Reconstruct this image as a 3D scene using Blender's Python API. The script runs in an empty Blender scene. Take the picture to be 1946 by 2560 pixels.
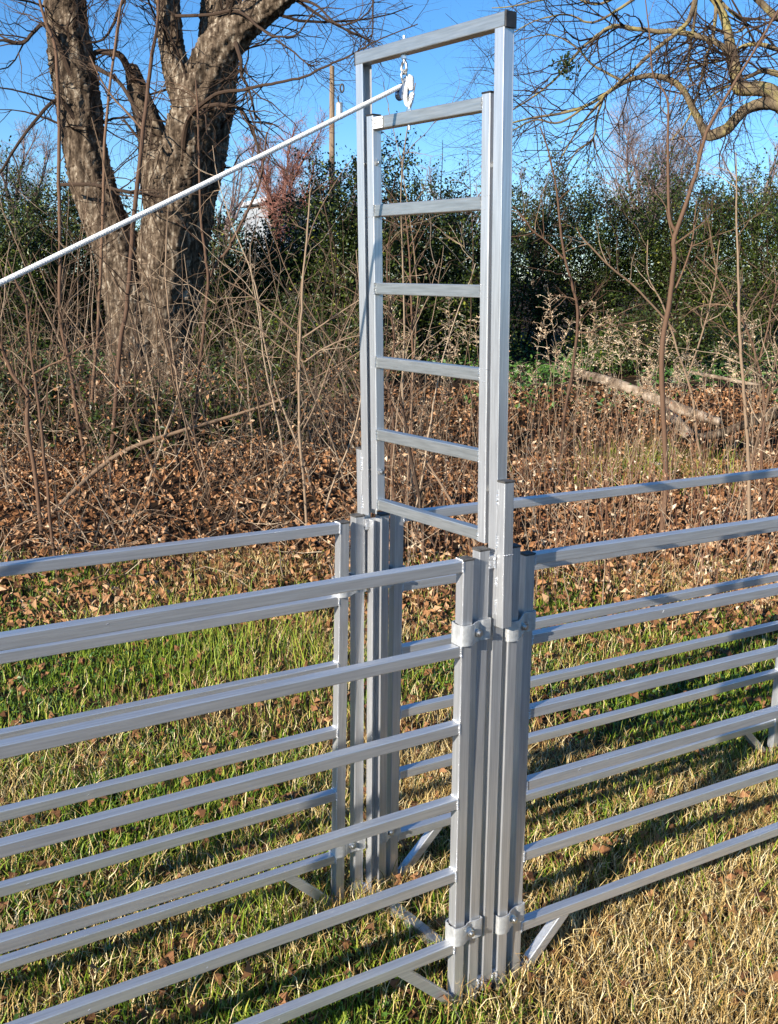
import bpy, math, random
import numpy as np
from mathutils import Matrix, Vector
random.seed(7)
rng = np.random.default_rng(11)

# ------------------------------------------------------------------ camera
SC = bpy.context.scene
COL = SC.collection
FPX = 2645.37                                   # focal length in pixels of the 1946 x 2560 photograph
CAM = np.array([-1.347, -1.7667, 1.6992])
CR = np.array([0.84052073, -0.54163524, 0.01249671])
CU = np.array([0.10690585, 0.18842297, 0.97625198])
CF = np.array([0.53112714, 0.81922405, -0.21627739])
YAW = 0.5752
RH = np.array([math.cos(YAW), -math.sin(YAW), 0.0])   # horizontal right / forward
FH = np.array([math.sin(YAW), math.cos(YAW), 0.0])
cd = bpy.data.cameras.new('camera')
cam = bpy.data.objects.new('camera', cd); COL.objects.link(cam)
cd.sensor_fit = 'VERTICAL'; cd.sensor_height = 36; cd.lens = FPX / 2560 * 36
cd.clip_start = .05; cd.clip_end = 5000
M = Matrix.Identity(4)
for i in range(3):
    M[i][0], M[i][1], M[i][2], M[i][3] = CR[i], CU[i], -CF[i], CAM[i]
cam.matrix_world = M
SC.camera = cam

# ------------------------------------------------------------------ sky, sun, exposure
EL, AZ = math.radians(21), math.radians(17.5)          # sun height; it shines towards azimuth AZ from +x
SUN = np.array([math.cos(EL) * math.cos(AZ), math.cos(EL) * math.sin(AZ), -math.sin(EL)])
w = bpy.data.worlds.new('World'); SC.world = w; w.use_nodes = True
nt = w.node_tree; nt.nodes.clear()
sky = nt.nodes.new('ShaderNodeTexSky'); sky.sky_type = 'NISHITA'; sky.sun_disc = False
sky.sun_elevation = EL; sky.sun_rotation = math.atan2(-SUN[0], -SUN[1])
sky.altitude = 1500; sky.air_density = 1.0; sky.dust_density = 0.0; sky.ozone_density = 5.0
bg = nt.nodes.new('ShaderNodeBackground'); bg.inputs[1].default_value = 0.10
wo = nt.nodes.new('ShaderNodeOutputWorld')
hs = nt.nodes.new('ShaderNodeHueSaturation'); hs.inputs['Saturation'].default_value = 1.14
nt.links.new(sky.outputs[0], hs.inputs['Color']); nt.links.new(hs.outputs[0], bg.inputs[0]); nt.links.new(bg.outputs[0], wo.inputs[0])
ld = bpy.data.lights.new('sun', 'SUN'); ld.energy = 5.0; ld.angle = math.radians(.5); ld.color = (1, .93, .82)
lo = bpy.data.objects.new('sun', ld); COL.objects.link(lo)
lo.rotation_euler = Vector(SUN).to_track_quat('-Z', 'Y').to_euler()
lo.location = (-8, -3, 6)
SC.view_settings.view_transform = 'Standard'; SC.view_settings.look = 'None'
SC.view_settings.exposure = 0.85; SC.view_settings.gamma = 1
SC.cycles.max_bounces = 5; SC.cycles.diffuse_bounces = 2; SC.cycles.glossy_bounces = 3

# ------------------------------------------------------------------ helpers
def at(px, py, v):
    """photo pixel at horizontal forward distance v (m) -> world point"""
    d = CF + CR * (px - 973) / FPX - CU * (py - 1280) / FPX
    return CAM + d * (v / (d @ FH))
def nrm(a): return a / (np.linalg.norm(a, axis=-1, keepdims=True) + 1e-12)
def smooth(a, b, x):
    t = np.clip((x - a) / (b - a), 0, 1); return t * t * (3 - 2 * t)
def uv(x, y):
    dx, dy = x - CAM[0], y - CAM[1]
    return dx * RH[0] + dy * RH[1], dx * FH[0] + dy * FH[1]
def xy(u, v): return CAM[0] + u * RH[0] + v * FH[0], CAM[1] + u * RH[1] + v * FH[1]
def ground_z(x, y):
    u, v = uv(np.asarray(x, float), np.asarray(y, float))
    z = -.012 + .012 * np.sin(2.1 * u + 1) * np.cos(1.7 * v) + .006 * np.sin(6.3 * u) * np.sin(5.1 * v + 2)
    z = z - .62 * np.exp(-((v - 11.1 - .05 * u) / .75) ** 2) * smooth(-2.6, -.6, u)
    z = z + .38 * smooth(11.8, 14.0, v) + .25 * smooth(15, 22, v)
    z = z + .30 * np.exp(-((u + .9) / 1.5) ** 2 - ((v - 8.2) / 1.3) ** 2)
    z = z + smooth(5.5, 8, v) * .05 * np.sin(1.3 * u + .5 * v) * np.sin(.9 * v)
    return z

class MB:
    """collects verts / quads / tris (+ a tone per face) and links them as one mesh object"""
    def __init__(s): s.v, s.q, s.t, s.qt, s.tt, s.n = [], [], [], [], [], 0
    def add(s, v, q=None, t=None, tone=None):
        v = np.asarray(v, float).reshape(-1, 3)
        if q is not None and len(q):
            q = np.asarray(q).reshape(-1, 4); s.q.append(q + s.n)
            s.qt.append(np.full(len(q), .5) if tone is None else np.broadcast_to(tone, len(q)))
        if t is not None and len(t):
            t = np.asarray(t).reshape(-1, 3); s.t.append(t + s.n)
            s.tt.append(np.full(len(t), .5) if tone is None else np.broadcast_to(tone, len(t)))
        s.v.append(v); s.n += len(v)
    def build(s, name, mat, parent=None, smooth_=False, origin=None):
        v = np.concatenate(s.v) if s.v else np.zeros((0, 3))
        if parent is not None and origin is None: origin = np.array(parent['_o'])
        if origin is None: origin = np.array([v[:, 0].mean(), v[:, 1].mean(), v[:, 2].min()])
        o0 = np.array(origin, float)
        q = np.concatenate(s.q) if s.q else np.zeros((0, 4), int)
        t = np.concatenate(s.t) if s.t else np.zeros((0, 3), int)
        me = bpy.data.meshes.new(name)
        me.vertices.add(len(v)); me.vertices.foreach_set('co', (v - o0).astype(np.float32).ravel())
        li = np.concatenate([q.ravel(), t.ravel()]).astype(np.int32)
        me.loops.add(len(li)); me.loops.foreach_set('vertex_index', li)
        st = np.concatenate([np.arange(len(q)) * 4, len(q) * 4 + np.arange(len(t)) * 3]).astype(np.int32)
        me.polygons.add(len(st)); me.polygons.foreach_set('loop_start', st)
        a = me.attributes.new('tone', 'FLOAT', 'FACE')
        a.data.foreach_set('value', np.concatenate(s.qt + s.tt).astype(np.float32))
        me.polygons.foreach_set('use_smooth', np.full(len(st), bool(smooth_)))
        me.update(calc_edges=True); me.validate()
        if mat: me.materials.append(mat)
        o = bpy.data.objects.new(name, me); COL.objects.link(o)
        if parent is not None:
            o.parent = parent; o.location = tuple(o0 - np.array(parent['_o']))
        else: o.location = tuple(o0)
        o['_o'] = tuple(float(k) for k in o0)
        return o
def tag(o, label=None, cat=None, group=None, kind=None):
    for k, x in (('label', label), ('category', cat), ('group', group), ('kind', kind)):
        if x: o[k] = x
    return o
def empty(name, loc, label, cat, group=None):
    o = bpy.data.objects.new(name, None); COL.objects.link(o); o.location = tuple(float(k) for k in loc)
    o.empty_display_size = .1; o['_o'] = tuple(float(k) for k in loc)
    return tag(o, label, cat, group)

# frames: skewed local axes measured from the photograph
class Fr:
    def __init__(s, o, yaw, p, lx, ly):
        s.o = np.array(o, float)
        s.X = np.array([math.cos(yaw) * math.cos(p), math.sin(yaw) * math.cos(p), math.sin(p)])
        s.Y = np.array([-math.sin(yaw), math.cos(yaw), 0.0])
        s.Z = nrm(np.array([lx, ly, 1.0]))
    def __call__(s, a):
        a = np.asarray(a, float); return s.o + a[..., 0:1] * s.X + a[..., 1:2] * s.Y + a[..., 2:3] * s.Z
IDN = Fr((0, 0, 0), 0, 0, 0, 0)

def bar(mb, fr, p0, p1, w, h, side=None, r=.0022, cap=True, tone=None):
    """rounded rectangular tube from p0 to p1 (local): w along `side`, h along the third axis"""
    p0, p1 = np.array(p0, float), np.array(p1, float)
    t = nrm(p1 - p0)
    if side is None: side = np.array([0, 1, 0.]) if abs(t[1]) < .9 else np.array([1, 0, 0.])
    a = nrm(np.array(side, float) - t * (np.array(side, float) @ t)); b = np.cross(t, a)
    pr = []
    for (sx, sy, a0) in ((1, 1, 0), (-1, 1, 90), (-1, -1, 180), (1, -1, 270)):
        for k in (0, 45, 90):
            an = math.radians(a0 + k)
            pr.append(((w / 2 - r) * sx + r * math.cos(an), (h / 2 - r) * sy + r * math.sin(an)))
    pr = np.array(pr); n = len(pr)
    ring = pr[:, :1] * a + pr[:, 1:] * b
    v = np.concatenate([p0 + ring, p1 + ring])
    q = [(i, (i + 1) % n, n + (i + 1) % n, n + i) for i in range(n)]
    mb.add(fr(v), q, tone=tone)
    if cap:
        for base, fl in ((p0, True), (p1, False)):
            c = np.concatenate([base + ring, [base]])
            tr = [((i + 1) % n, i, n) if fl else (i, (i + 1) % n, n) for i in range(n)]
            mb.add(fr(c), None, tr, tone=tone)
def box(mb, fr, lo_, hi, r=.001):
    lo_, hi = np.array(lo_, float), np.array(hi, float); c = (lo_ + hi) / 2; d = hi - lo_
    k = int(np.argmax(d)); e = np.zeros(3); e[k] = d[k] / 2
    s = (k + 1) % 3; side = np.zeros(3); side[s] = 1
    bar(mb, fr, c - e, c + e, d[s], d[(k + 2) % 3], side, r=min(r, d[s] * .3, d[(k + 2) % 3] * .3))
def tubes(mb, pts, rad, S=3, tone=None, jit=0):
    """pts (N,K,3), rad (N,K): N tubes"""
    pts = np.asarray(pts, float); rad = np.asarray(rad, float); N, K = pts.shape[:2]
    tg = np.gradient(pts, axis=1); tg = nrm(tg)
    mean = nrm(tg.mean(1)); ref = np.where(np.abs(mean[:, 2:3]) > .8, [[1., 0.13, 0]], [[0, 0.1, 1.]])[:, None, :]
    a = nrm(np.cross(tg, np.broadcast_to(ref, tg.shape))); b = np.cross(tg, a)
    an = np.arange(S) * 2 * math.pi / S
    R = rad[:, :, None] * (1 + (rng.normal(0, jit, (N, K, S)) if jit else 0))
    v = pts[:, :, None, :] + R[..., None] * (np.cos(an)[:, None] * a[:, :, None, :] + np.sin(an)[:, None] * b[:, :, None, :])
    i = np.arange(N)[:, None, None] * K * S + np.arange(K - 1)[None, :, None] * S
    j = np.arange(S)[None, None, :]; j2 = (j + 1) % S
    q = np.stack([i + j, i + j2, i + S + j2, i + S + j], -1).reshape(-1, 4)
    tn = None if tone is None else np.repeat(np.broadcast_to(tone, N), (K - 1) * S)
    mb.add(v.reshape(-1, 3), q, tone=tn)
def cyl(mb, p0, p1, r, S=12, r1=None):
    p0, p1 = np.array(p0, float), np.array(p1, float); t = nrm(p1 - p0)
    a = nrm(np.cross(t, [0.3, .5, .8])); b = np.cross(t, a); an = np.arange(S) * 2 * math.pi / S
    ring = np.cos(an)[:, None] * a + np.sin(an)[:, None] * b
    v = np.concatenate([p0 + ring * r, p1 + ring * (r1 or r), [p0, p1]])
    q = [(i, (i + 1) % S, S + (i + 1) % S, S + i) for i in range(S)]
    t_ = [((i + 1) % S, i, 2 * S) for i in range(S)] + [(S + i, S + (i + 1) % S, 2 * S + 1) for i in range(S)]
    mb.add(v, q, t_)
def spline(P, n):
    """Catmull-Rom through rows of P, n points"""
    P = np.asarray(P, float); m = len(P); E = np.vstack([2 * P[0] - P[1], P, 2 * P[-1] - P[-2]])
    t = np.linspace(0, m - 1 - 1e-9, n); i = t.astype(int); f = (t - i)[:, None]
    a, b, c, d = E[i], E[i + 1], E[i + 2], E[i + 3]
    return .5 * (2 * b + (c - a) * f + (2 * a - 5 * b + 4 * c - d) * f ** 2 + (3 * b - a - 3 * c + d) * f ** 3)
def ring_link(mb, c, a, b, ra, rb, r, S=8, n=24):
    th = np.linspace(0, 2 * math.pi, n + 1)
    p = np.array(c) + np.cos(th)[:, None] * ra * np.array(a) + np.sin(th)[:, None] * rb * np.array(b)
    tubes(mb, p[None], np.full((1, n + 1), r), S)
def grow(P, D, L, R, K, wob, grav=0., taper=.3):
    N = len(P); pts = np.empty((N, K + 1, 3)); pts[:, 0] = P; D = nrm(D)
    for k in range(K):
        D = nrm(D + rng.normal(0, wob, (N, 3)) + np.array([0, 0, grav]))
        pts[:, k + 1] = pts[:, k] + D * (L / K)[:, None]
    rad = R[:, None] * np.linspace(1, taper, K + 1)[None]
    return pts, rad
def sprout(pts, rad, n, ang=.8, t0=.15, t1=1.0, rs=.6):
    """n side shoots spread over the tubes"""
    N, K = pts.shape[:2]
    i = rng.integers(0, N, n); t = rng.uniform(t0, t1, n) * (K - 1.001); k = t.astype(int); f = (t - k)[:, None]
    P = pts[i, k] * (1 - f) + pts[i, k + 1] * f; T = nrm(pts[i, k + 1] - pts[i, k])
    D = nrm(T * np.cos(ang) + nrm(np.cross(T, rng.normal(0, 1, (n, 3)))) * np.sin(ang))
    return P, D, rad[i, k] * rs
def leaves(mb, P, size, tone, N=None, asp=.5, fold=.25):
    n = len(P); d = nrm(rng.normal(0, 1, (n, 3))) if N is None else N
    e = nrm(np.cross(d, rng.normal(0, 1, (n, 3)))); s = np.cross(d, e)
    size = np.broadcast_to(size, n)[:, None]
    v = np.stack([P - e * size * .5, P + s * size * asp * .5 + d * size * fold * .3, P + e * size * .5, P - s * size * asp * .5 + d * size * fold * .3], 1)
    mb.add(v.reshape(-1, 3), np.arange(n * 4).reshape(n, 4), tone=tone)

# ------------------------------------------------------------------ materials
def mat(name, cols, rough=.6, metal=0., src='tone', scale=(1, 1, 1), nscale=5., bump=0., bscale=40., spec=.5, bstretch=(1, 1, 1), detail=4., translucent=0., rough_var=0.):
    m = bpy.data.materials.new(name); m.use_nodes = True; t = m.node_tree; N = t.nodes; L = t.links
    b = N['Principled BSDF']; b.inputs['Roughness'].default_value = rough; b.inputs['Metallic'].default_value = metal
    b.inputs['Specular IOR Level'].default_value = spec
    tc = N.new('ShaderNodeTexCoord')
    def noise(sc, st, det=detail):
        mp = N.new('ShaderNodeMapping'); mp.inputs['Scale'].default_value = st; L.new(tc.outputs['Object'], mp.inputs[0])
        n = N.new('ShaderNodeTexNoise'); n.inputs['Scale'].default_value = sc; n.inputs['Detail'].default_value = det; L.new(mp.outputs[0], n.inputs['Vector'])
        return n.outputs['Fac']
    if src == 'tone':
        a = N.new('ShaderNodeAttribute'); a.attribute_name = 'tone'; f = a.outputs['Fac']
    else: f = noise(nscale, scale)
    r = N.new('ShaderNodeValToRGB'); el = r.color_ramp.elements
    while len(el) < len(cols): el.new(.5)
    for i, c in enumerate(cols):
        p, c = c if len(c) == 2 else (i / (len(cols) - 1), c)
        el[i].position = p; el[i].color = (*c, 1)
    L.new(f, r.inputs[0]); L.new(r.outputs[0], b.inputs['Base Color'])
    if rough_var:
        mr = N.new('ShaderNodeMapRange'); mr.inputs['To Min'].default_value = rough - rough_var; mr.inputs['To Max'].default_value = rough + rough_var
        mr.inputs['From Min'].default_value = .3; mr.inputs['From Max'].default_value = .7
        L.new(noise(nscale * 1.7, scale), mr.inputs[0]); L.new(mr.outputs[0], b.inputs['Roughness'])
    if bump:
        bp = N.new('ShaderNodeBump'); bp.inputs['Strength'].default_value = bump; bp.inputs['Distance'].default_value = .01
        L.new(noise(bscale, bstretch), bp.inputs['Height']); L.new(bp.outputs[0], b.inputs['Normal'])
    if translucent:
        tr = N.new('ShaderNodeBsdfTranslucent'); L.new(r.outputs[0], tr.inputs[0])
        mx = N.new('ShaderNodeMixShader'); mx.inputs[0].default_value = translucent
        L.new(b.outputs[0], mx.inputs[1]); L.new(tr.outputs[0], mx.inputs[2]); L.new(mx.outputs[0], N['Material Output'].inputs[0])
    return m
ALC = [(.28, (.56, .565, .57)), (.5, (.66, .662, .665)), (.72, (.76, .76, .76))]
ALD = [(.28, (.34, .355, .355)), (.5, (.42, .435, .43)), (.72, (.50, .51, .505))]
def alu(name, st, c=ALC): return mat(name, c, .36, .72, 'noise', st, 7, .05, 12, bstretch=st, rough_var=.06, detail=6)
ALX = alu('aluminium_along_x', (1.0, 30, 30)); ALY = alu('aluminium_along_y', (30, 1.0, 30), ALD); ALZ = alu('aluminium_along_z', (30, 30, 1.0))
GALV = mat('galvanised_steel', [(.3, (.50, .50, .49)), (.7, (.72, .72, .70))], .45, .55, 'noise', (1, 1, 1), 60, .12, 160, rough_var=.1)
BOLT = mat('zinc_bolt', [(.3, (.66, .65, .62)), (.7, (.8, .79, .76))], .28, .95, 'noise', (1, 1, 1), 90)
PLAST = mat('black_plastic', [(.3, (.015, .014, .014)), (.7, (.035, .033, .032))], .5, 0, 'noise', (1, 1, 1), 60, .1, 200)
CAPM = mat('weathered_cap', [(.3, (.035, .033, .03)), (.7, (.09, .083, .075))], .65, 0, 'noise', (1, 1, 1), 70, .2, 200)
STEEL = mat('pulley_steel_sky_tint', [(.3, (.20, .25, .34)), (.7, (.30, .36, .46))], .25, 1, 'noise', (1, 1, 1), 60)  # blue of the reflected sky is put into the base colour
ROPE = mat('white_rope', [(.3, (.62, .62, .60)), (.7, (.84, .83, .80))], .85, 0, 'noise', (1, 1, 1), 300, .3, 400)
STICK = mat('sticker_white', [(.3, (.8, .8, .79)), (.7, (.86, .86, .85))], .5, 0, 'noise', (1, 1, 1), 40)
INK = mat('ink_black', [(.3, (.01, .01, .01)), (.7, (.02, .02, .02))], .6, 0, 'noise', (1, 1, 1), 40)
BARK = mat('bark', [(.32, (.022, .015, .010)), (.46, (.075, .053, .035)), (.57, (.15, .11, .075)), (.70, (.38, .32, .24))], .9, 0, 'noise', (1, 1, .3), 22, 1.0, 30, bstretch=(1, 1, .25), spec=.1, detail=10)
LICHEN = mat('lichen_bark', [(.3, (.07, .05, .035)), (.5, (.2, .15, .09)), (.65, (.3, .25, .09))], .9, 0, 'noise', (1, 1, 1), 7, .6, 20, spec=.15)
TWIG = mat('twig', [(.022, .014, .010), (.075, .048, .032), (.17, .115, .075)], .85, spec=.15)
PALE = mat('pale_twig', [(.07, .042, .026), (.22, .145, .09), (.50, .39, .27)], .8, spec=.2)
STEM = mat('sapling_bark', [(.06, .032, .02), (.15, .085, .05), (.30, .20, .12)], .75, spec=.25)
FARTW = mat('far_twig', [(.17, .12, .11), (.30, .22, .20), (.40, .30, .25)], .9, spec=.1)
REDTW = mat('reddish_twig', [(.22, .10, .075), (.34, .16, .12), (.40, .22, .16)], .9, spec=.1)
PRIVET = mat('privet_leaf', [(.009, .016, .003), (.028, .045, .007), (.07, .10, .012), (.24, .24, .03)], .42, spec=.35)
IVY = mat('ground_ivy', [(.02, .05, .008), (.05, .12, .015), (.13, .22, .03)], .45)
LITTER = mat('dead_leaf', [(.06, .026, .012), (.21, .095, .04), (.38, .19, .085), (.60, .42, .26)], .8, spec=.2)
GREEN = mat('green_grass', [(.025, .06, .006), (.075, .15, .010), (.20, .27, .018), (.42, .42, .07)], .55, spec=.3)
STRAW = mat('dry_grass', [(.10, .05, .015), (.36, .22, .065), (.64, .46, .18), (.85, .72, .44)], .7, spec=.25)
WEED = mat('dry_weed', [(.16, .065, .04), (.33, .18, .10), (.52, .37, .23), (.68, .56, .40)], .8, spec=.2)
SOIL = mat('soil', [(.3, (.012, .008, .005)), (.5, (.035, .021, .012)), (.62, (.08, .047, .024)), (.75, (.15, .09, .045))], .95, 0, 'noise', (1, 1, 1), 3.0, .8, 25, spec=.1, detail=12)
POLE = mat('pole_wood', [(.3, (.16, .11, .07)), (.7, (.34, .25, .17))], .9, 0, 'noise', (8, 8, .6), 3, spec=.1)
LOG = mat('log_bark', [(.3, (.07, .046, .03)), (.5, (.22, .16, .11)), (.7, (.42, .34, .26))], .9, 0, 'noise', (1, 1, 1), 9, .8, 18, spec=.15, detail=8)
WHITE = mat('white_metal_siding', [(.3, (.62, .64, .66)), (.7, (.78, .79, .80))], .5, 0, 'noise', (.3, .3, 3), 3)
SIDING = mat('grey_metal_siding', [(.3, (.30, .31, .32)), (.7, (.42, .43, .44))], .5, 0, 'noise', (.3, .3, 3), 3)
DARKGL = mat('dark_glass', [(.3, (.02, .025, .03)), (.7, (.05, .055, .06))], .1, 0, 'noise', (1, 1, 1), 3)

# ------------------------------------------------------------------ setting: one ground sheet
def graded(a, b, c, d, n, far):
    mid = np.linspace(b, c, n); k = np.linspace(0, 1, 26)[1:] ** 3
    return np.concatenate([(b - (b - a) * k)[::-1], mid, c + (d - c) * k])
gu = graded(-900, -9, 11, 900, 190, 0); gv = graded(-900, -2, 24, 1500, 240, 0)
U, V = np.meshgrid(gu, gv); X, Y = xy(U, V); Z = ground_z(X, Y)
nu, nv = len(gu), len(gv); ii = (np.arange(nv - 1)[:, None] * nu + np.arange(nu - 1)[None]).ravel()
g = MB(); g.add(np.stack([X, Y, Z], -1).reshape(-1, 3), np.stack([ii, ii + 1, ii + nu + 1, ii + nu], -1))
tag(g.build('ground', SOIL, smooth_=True, origin=(0, 0, 0)), 'brown leafy soil of the yard, the ditch and the bank behind it', None, None, 'structure')

# ------------------------------------------------------------------ livestock panels
T, TH, H = .0279, .0262, 1.1102
ZR = [1.1062, .9126, .7286, .5436, .3588, .1688]
def panel(fr, xa, xb, label, post_at=0.0, seed=0):
    """rails from xa to xb, end posts at both ends (local x of their left faces)"""
    rr = np.random.default_rng(seed)
    root = empty('livestock_panel', fr(np.array([xa if post_at else xb, 0, 0])), label, 'livestock panel', 'aluminium livestock panels of the alley')
    for x in (xa, xb):
        m = MB(); bar(m, fr, (x + T / 2, T / 2, -.01), (x + T / 2, T / 2, H - .006), T, T, (1, 0, 0))
        p = m.build('post', ALZ, root)
        m = MB(); box(m, fr, (x - .0008, -.0008, H - .006), (x + T + .0008, T + .0008, H - .001), .0015)
        m.build('post_cap', CAPM, p)
    for z in ZR:
        m = MB(); a, b = xa + T - .0005, xb + .0005
        bar(m, fr, (a, .0010 + TH / 2, z - TH / 2), (b, .0010 + TH / 2, z - TH / 2), TH, TH, (0, 1, 0))
        for xe, sg in ((a, 1), (b, -1)):                       # weld beads round the ends of the rail
            n = 26; q = np.zeros((n, 3)); s_ = np.linspace(0, 1, n)
            q[:, 0] = xe + sg * .001 + rr.normal(0, .0006, n); q[:, 1] = .0004; q[:, 2] = z - TH * s_
            tubes(m, fr(q)[None], (.0016 + .0008 * rr.random(n))[None], 6)
            q = q.copy(); q[:, 1] = .001 + TH * s_; q[:, 2] = z + .0006
            tubes(m, fr(q)[None], (.0014 + .0007 * rr.random(n))[None], 6)
        for k in range(5):                                     # small dings and weld spatter
            x = rr.uniform(a + .05, b - .05); zz = z - TH * rr.uniform(.15, .85)
            c = np.array([[x, .0008, zz], [x + rr.uniform(.002, .01), .0008, zz + rr.normal(0, .002)]])
            tubes(m, fr(c)[None], np.array([[.0007, .0004]]), 5)
        m.build('rail', ALX, root)
    for x, sg in ((xa + T, 1), (xb, -1)):
        m = MB(); zt = ZR[5] - TH
        bar(m, fr, (x + sg * .148, .0015 + TH / 2, zt + .006), (x + sg * .004, .0015 + TH / 2, .012), TH * .95, TH * .95, (0, 1, 0))
        m.build('brace', ALX, root)
    return root
fNL = Fr((0, 0, 0), 0, -.0006, -.0135, -.0094)
fFL = Fr((-.0288, .5145, -.017), .0139, -.0106, -.0011, -.0227)
fNR = Fr((.1845, .0098, -.028), -.0303, -.0056, .017, .0286)
fFR = Fr((.156, .524, -.0183), -.0184, -.007, .0016, -.0005)
PL = 1.6595
panel(fNL, -PL, 0, 'silver aluminium six rail panel nearest the camera, left of the tall gate', 0, 1)
panel(fFL, -PL, 0, 'silver aluminium panel on the far side of the alley, left of the tall gate', 0, 2)
panel(fNR, 0, PL, 'silver aluminium panel right of the tall gate on the near side of the alley', 1, 3)
panel(fFR, 0, PL, 'aluminium panel beyond the alley on the right, with both of its end posts braced', 1, 4)

# ------------------------------------------------------------------ gate frame (posts, tall track frame, straps, sill)
fGL = Fr((.0447, .0013, -.0003), .0005, 0, -.0047, .0025)
fGF = Fr((.0335, .5145, -.012), .0005, -.004, -.006, -.004)
fGU = Fr((.1129, .0024, 0), .0639, -.0025, -.0246, .0016)
gf = empty('gate_frame', (.09, .25, 0), 'tall silver aluminium drop gate frame rising over the alley between the panels', 'gate frame')
WF, ZT, BH = .5168, 2.2168, .0287
def channel(mb, fr, x0, y0, y1, z0, z1, web_low, th=.0026):
    """U channel, open towards +y when web_low else towards -y"""
    box(mb, fr, (x0, y0, z0), (x0 + th, y1, z1), .0008); box(mb, fr, (x0 + T - th, y0, z0), (x0 + T, y1, z1), .0008)
    if web_low: box(mb, fr, (x0 + th, y0 + .0002, z0), (x0 + T - th, y0 + th, z1), .0003)
    else: box(mb, fr, (x0 + th, y1 - th, z0), (x0 + T - th, y1 - .0002, z1), .0003)
def side_post(fr, x, y, z1, cap=True):
    m = MB(); bar(m, fr, (x + T / 2, y + T / 2, -.01), (x + T / 2, y + T / 2, z1 - .006), T, T, (1, 0, 0)); p = m.build('side_post', ALZ, gf)
    m = MB(); box(m, fr, (x - .0008, y - .0008, z1 - .006), (x + T + .0008, y + T + .0008, z1 - .001), .0015); m.build('post_cap', CAPM, p)
side_post(fGL, 0, 0, 1.122); side_post(fGL, .0879, 0, 1.118)
side_post(fGF, 0, 0, 1.112); side_post(fGF, .0765, 0, 1.108)
m = MB(); channel(m, fGL, .0437, 0, T, .006, 1.1055, True); m.build('track_post', ALZ, gf)
m = MB(); channel(m, fGF, .038, -.0255, T - .0255, .006, 1.1, False); m.build('track_post', ALZ, gf)
m = MB(); channel(m, fGU, 0, 0, T, 1.106, ZT - BH, True); m.build('tall_track', ALZ, gf)
m = MB(); channel(m, fGU, 0, WF - T, WF, 1.101, ZT - BH, False); m.build('tall_track', ALZ, gf)
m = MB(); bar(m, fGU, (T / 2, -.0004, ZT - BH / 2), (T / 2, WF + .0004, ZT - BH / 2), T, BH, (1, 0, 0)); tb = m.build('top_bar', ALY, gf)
m = MB(); box(m, fGU, (-.0007, -.006, ZT - BH - .0007), (T + .0007, -.0006, ZT + .0007), .0015); m.build('end_cap', PLAST, tb)
m = MB(); box(m, fGU, (-.0007, WF + .0006, ZT - BH - .0007), (T + .0007, WF + .005, ZT + .0007), .0015); m.build('end_cap', PLAST, tb)
def weld(mb, fr, p0, p1, n=24, r=.0016):
    q = np.linspace(p0, p1, n) + rng.normal(0, .0006, (n, 3)); tubes(mb, fr(q)[None], (r + r * .6 * rng.random(n))[None], 6)
for y0, y1 in ((-.0238, -.0004), (WF + .0004, WF + .0238)):
    m = MB(); bar(m, fGU, (T / 2, (y0 + y1) / 2, .938), (T / 2, (y0 + y1) / 2, 1.268), T, abs(y1 - y0), (1, 0, 0))
    ye = y1 if y0 < 0 else y0
    for za, zb in ((1.215, 1.25), (1.115, 1.15), (.965, 1.0), (1.03, 1.05)): weld(m, fGU, (-.0003, ye, za), (-.0003, ye, zb))
    weld(m, fGU, (0, min(y0, y1) if y0 < 0 else y1, 1.106), (T, min(y0, y1) if y0 < 0 else y1, 1.106), 20, .0008)
    s_ = m.build('splice_sleeve', ALZ, gf)
    m = MB(); box(m, fGU, (-.0008, min(y0, y1) - .0006, 1.2682), (T + .0008, max(y0, y1) + .0006, 1.2728), .0015); m.build('post_cap', CAPM, s_)
for fr, ys, xs, zs in ((fGL, .001, ((T + .0003, .0435), (.0437 + T + .0002, .0877)), (1.088, .03)), (fGF, -.0045, ((T + .0003, .0378), (.038 + T + .0002, .0763)), (1.086, .03))):
    for x0, x1 in xs:
        for z in zs:
            m = MB(); box(m, fr, (x0, ys, z - .014), (x1, ys + .012, z + .014), .001)
            weld(m, fr, (x0 + .001, ys - .0005, z - .013), (x0 + .001, ys - .0005, z + .013), 14); weld(m, fr, (x1 - .001, ys - .0005, z - .013), (x1 - .001, ys - .0005, z + .013), 14)
            m.build('strap', ALZ, gf)
m = MB(); a, b = fGL(np.array([.0575, T + .001, .02])), fGF(np.array([.052, -.027, .02]))
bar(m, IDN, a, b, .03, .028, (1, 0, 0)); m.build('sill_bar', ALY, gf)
# eye bolt under the top bar
EY = .345
def G(x, y, z): return fGU(np.array([x, y, z]))
xm = T / 2
zb = ZT - BH
m = MB(); cyl(m, G(xm, EY, zb - .0165), G(xm, EY, ZT + .011), .0042); cyl(m, G(xm, EY, ZT + .0002), G(xm, EY, ZT + .0045), .0075, 6)
cyl(m, G(xm, EY, zb - .009), G(xm, EY, zb - .0002), .0075, 6); cyl(m, G(xm, EY, zb - .016), G(xm, EY, zb - .008), .0042)
ring_link(m, G(xm, EY, zb - .027), fGU.Y, fGU.Z, .0088, .0125, .0032); m.build('eye_bolt', BOLT, gf)

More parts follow.
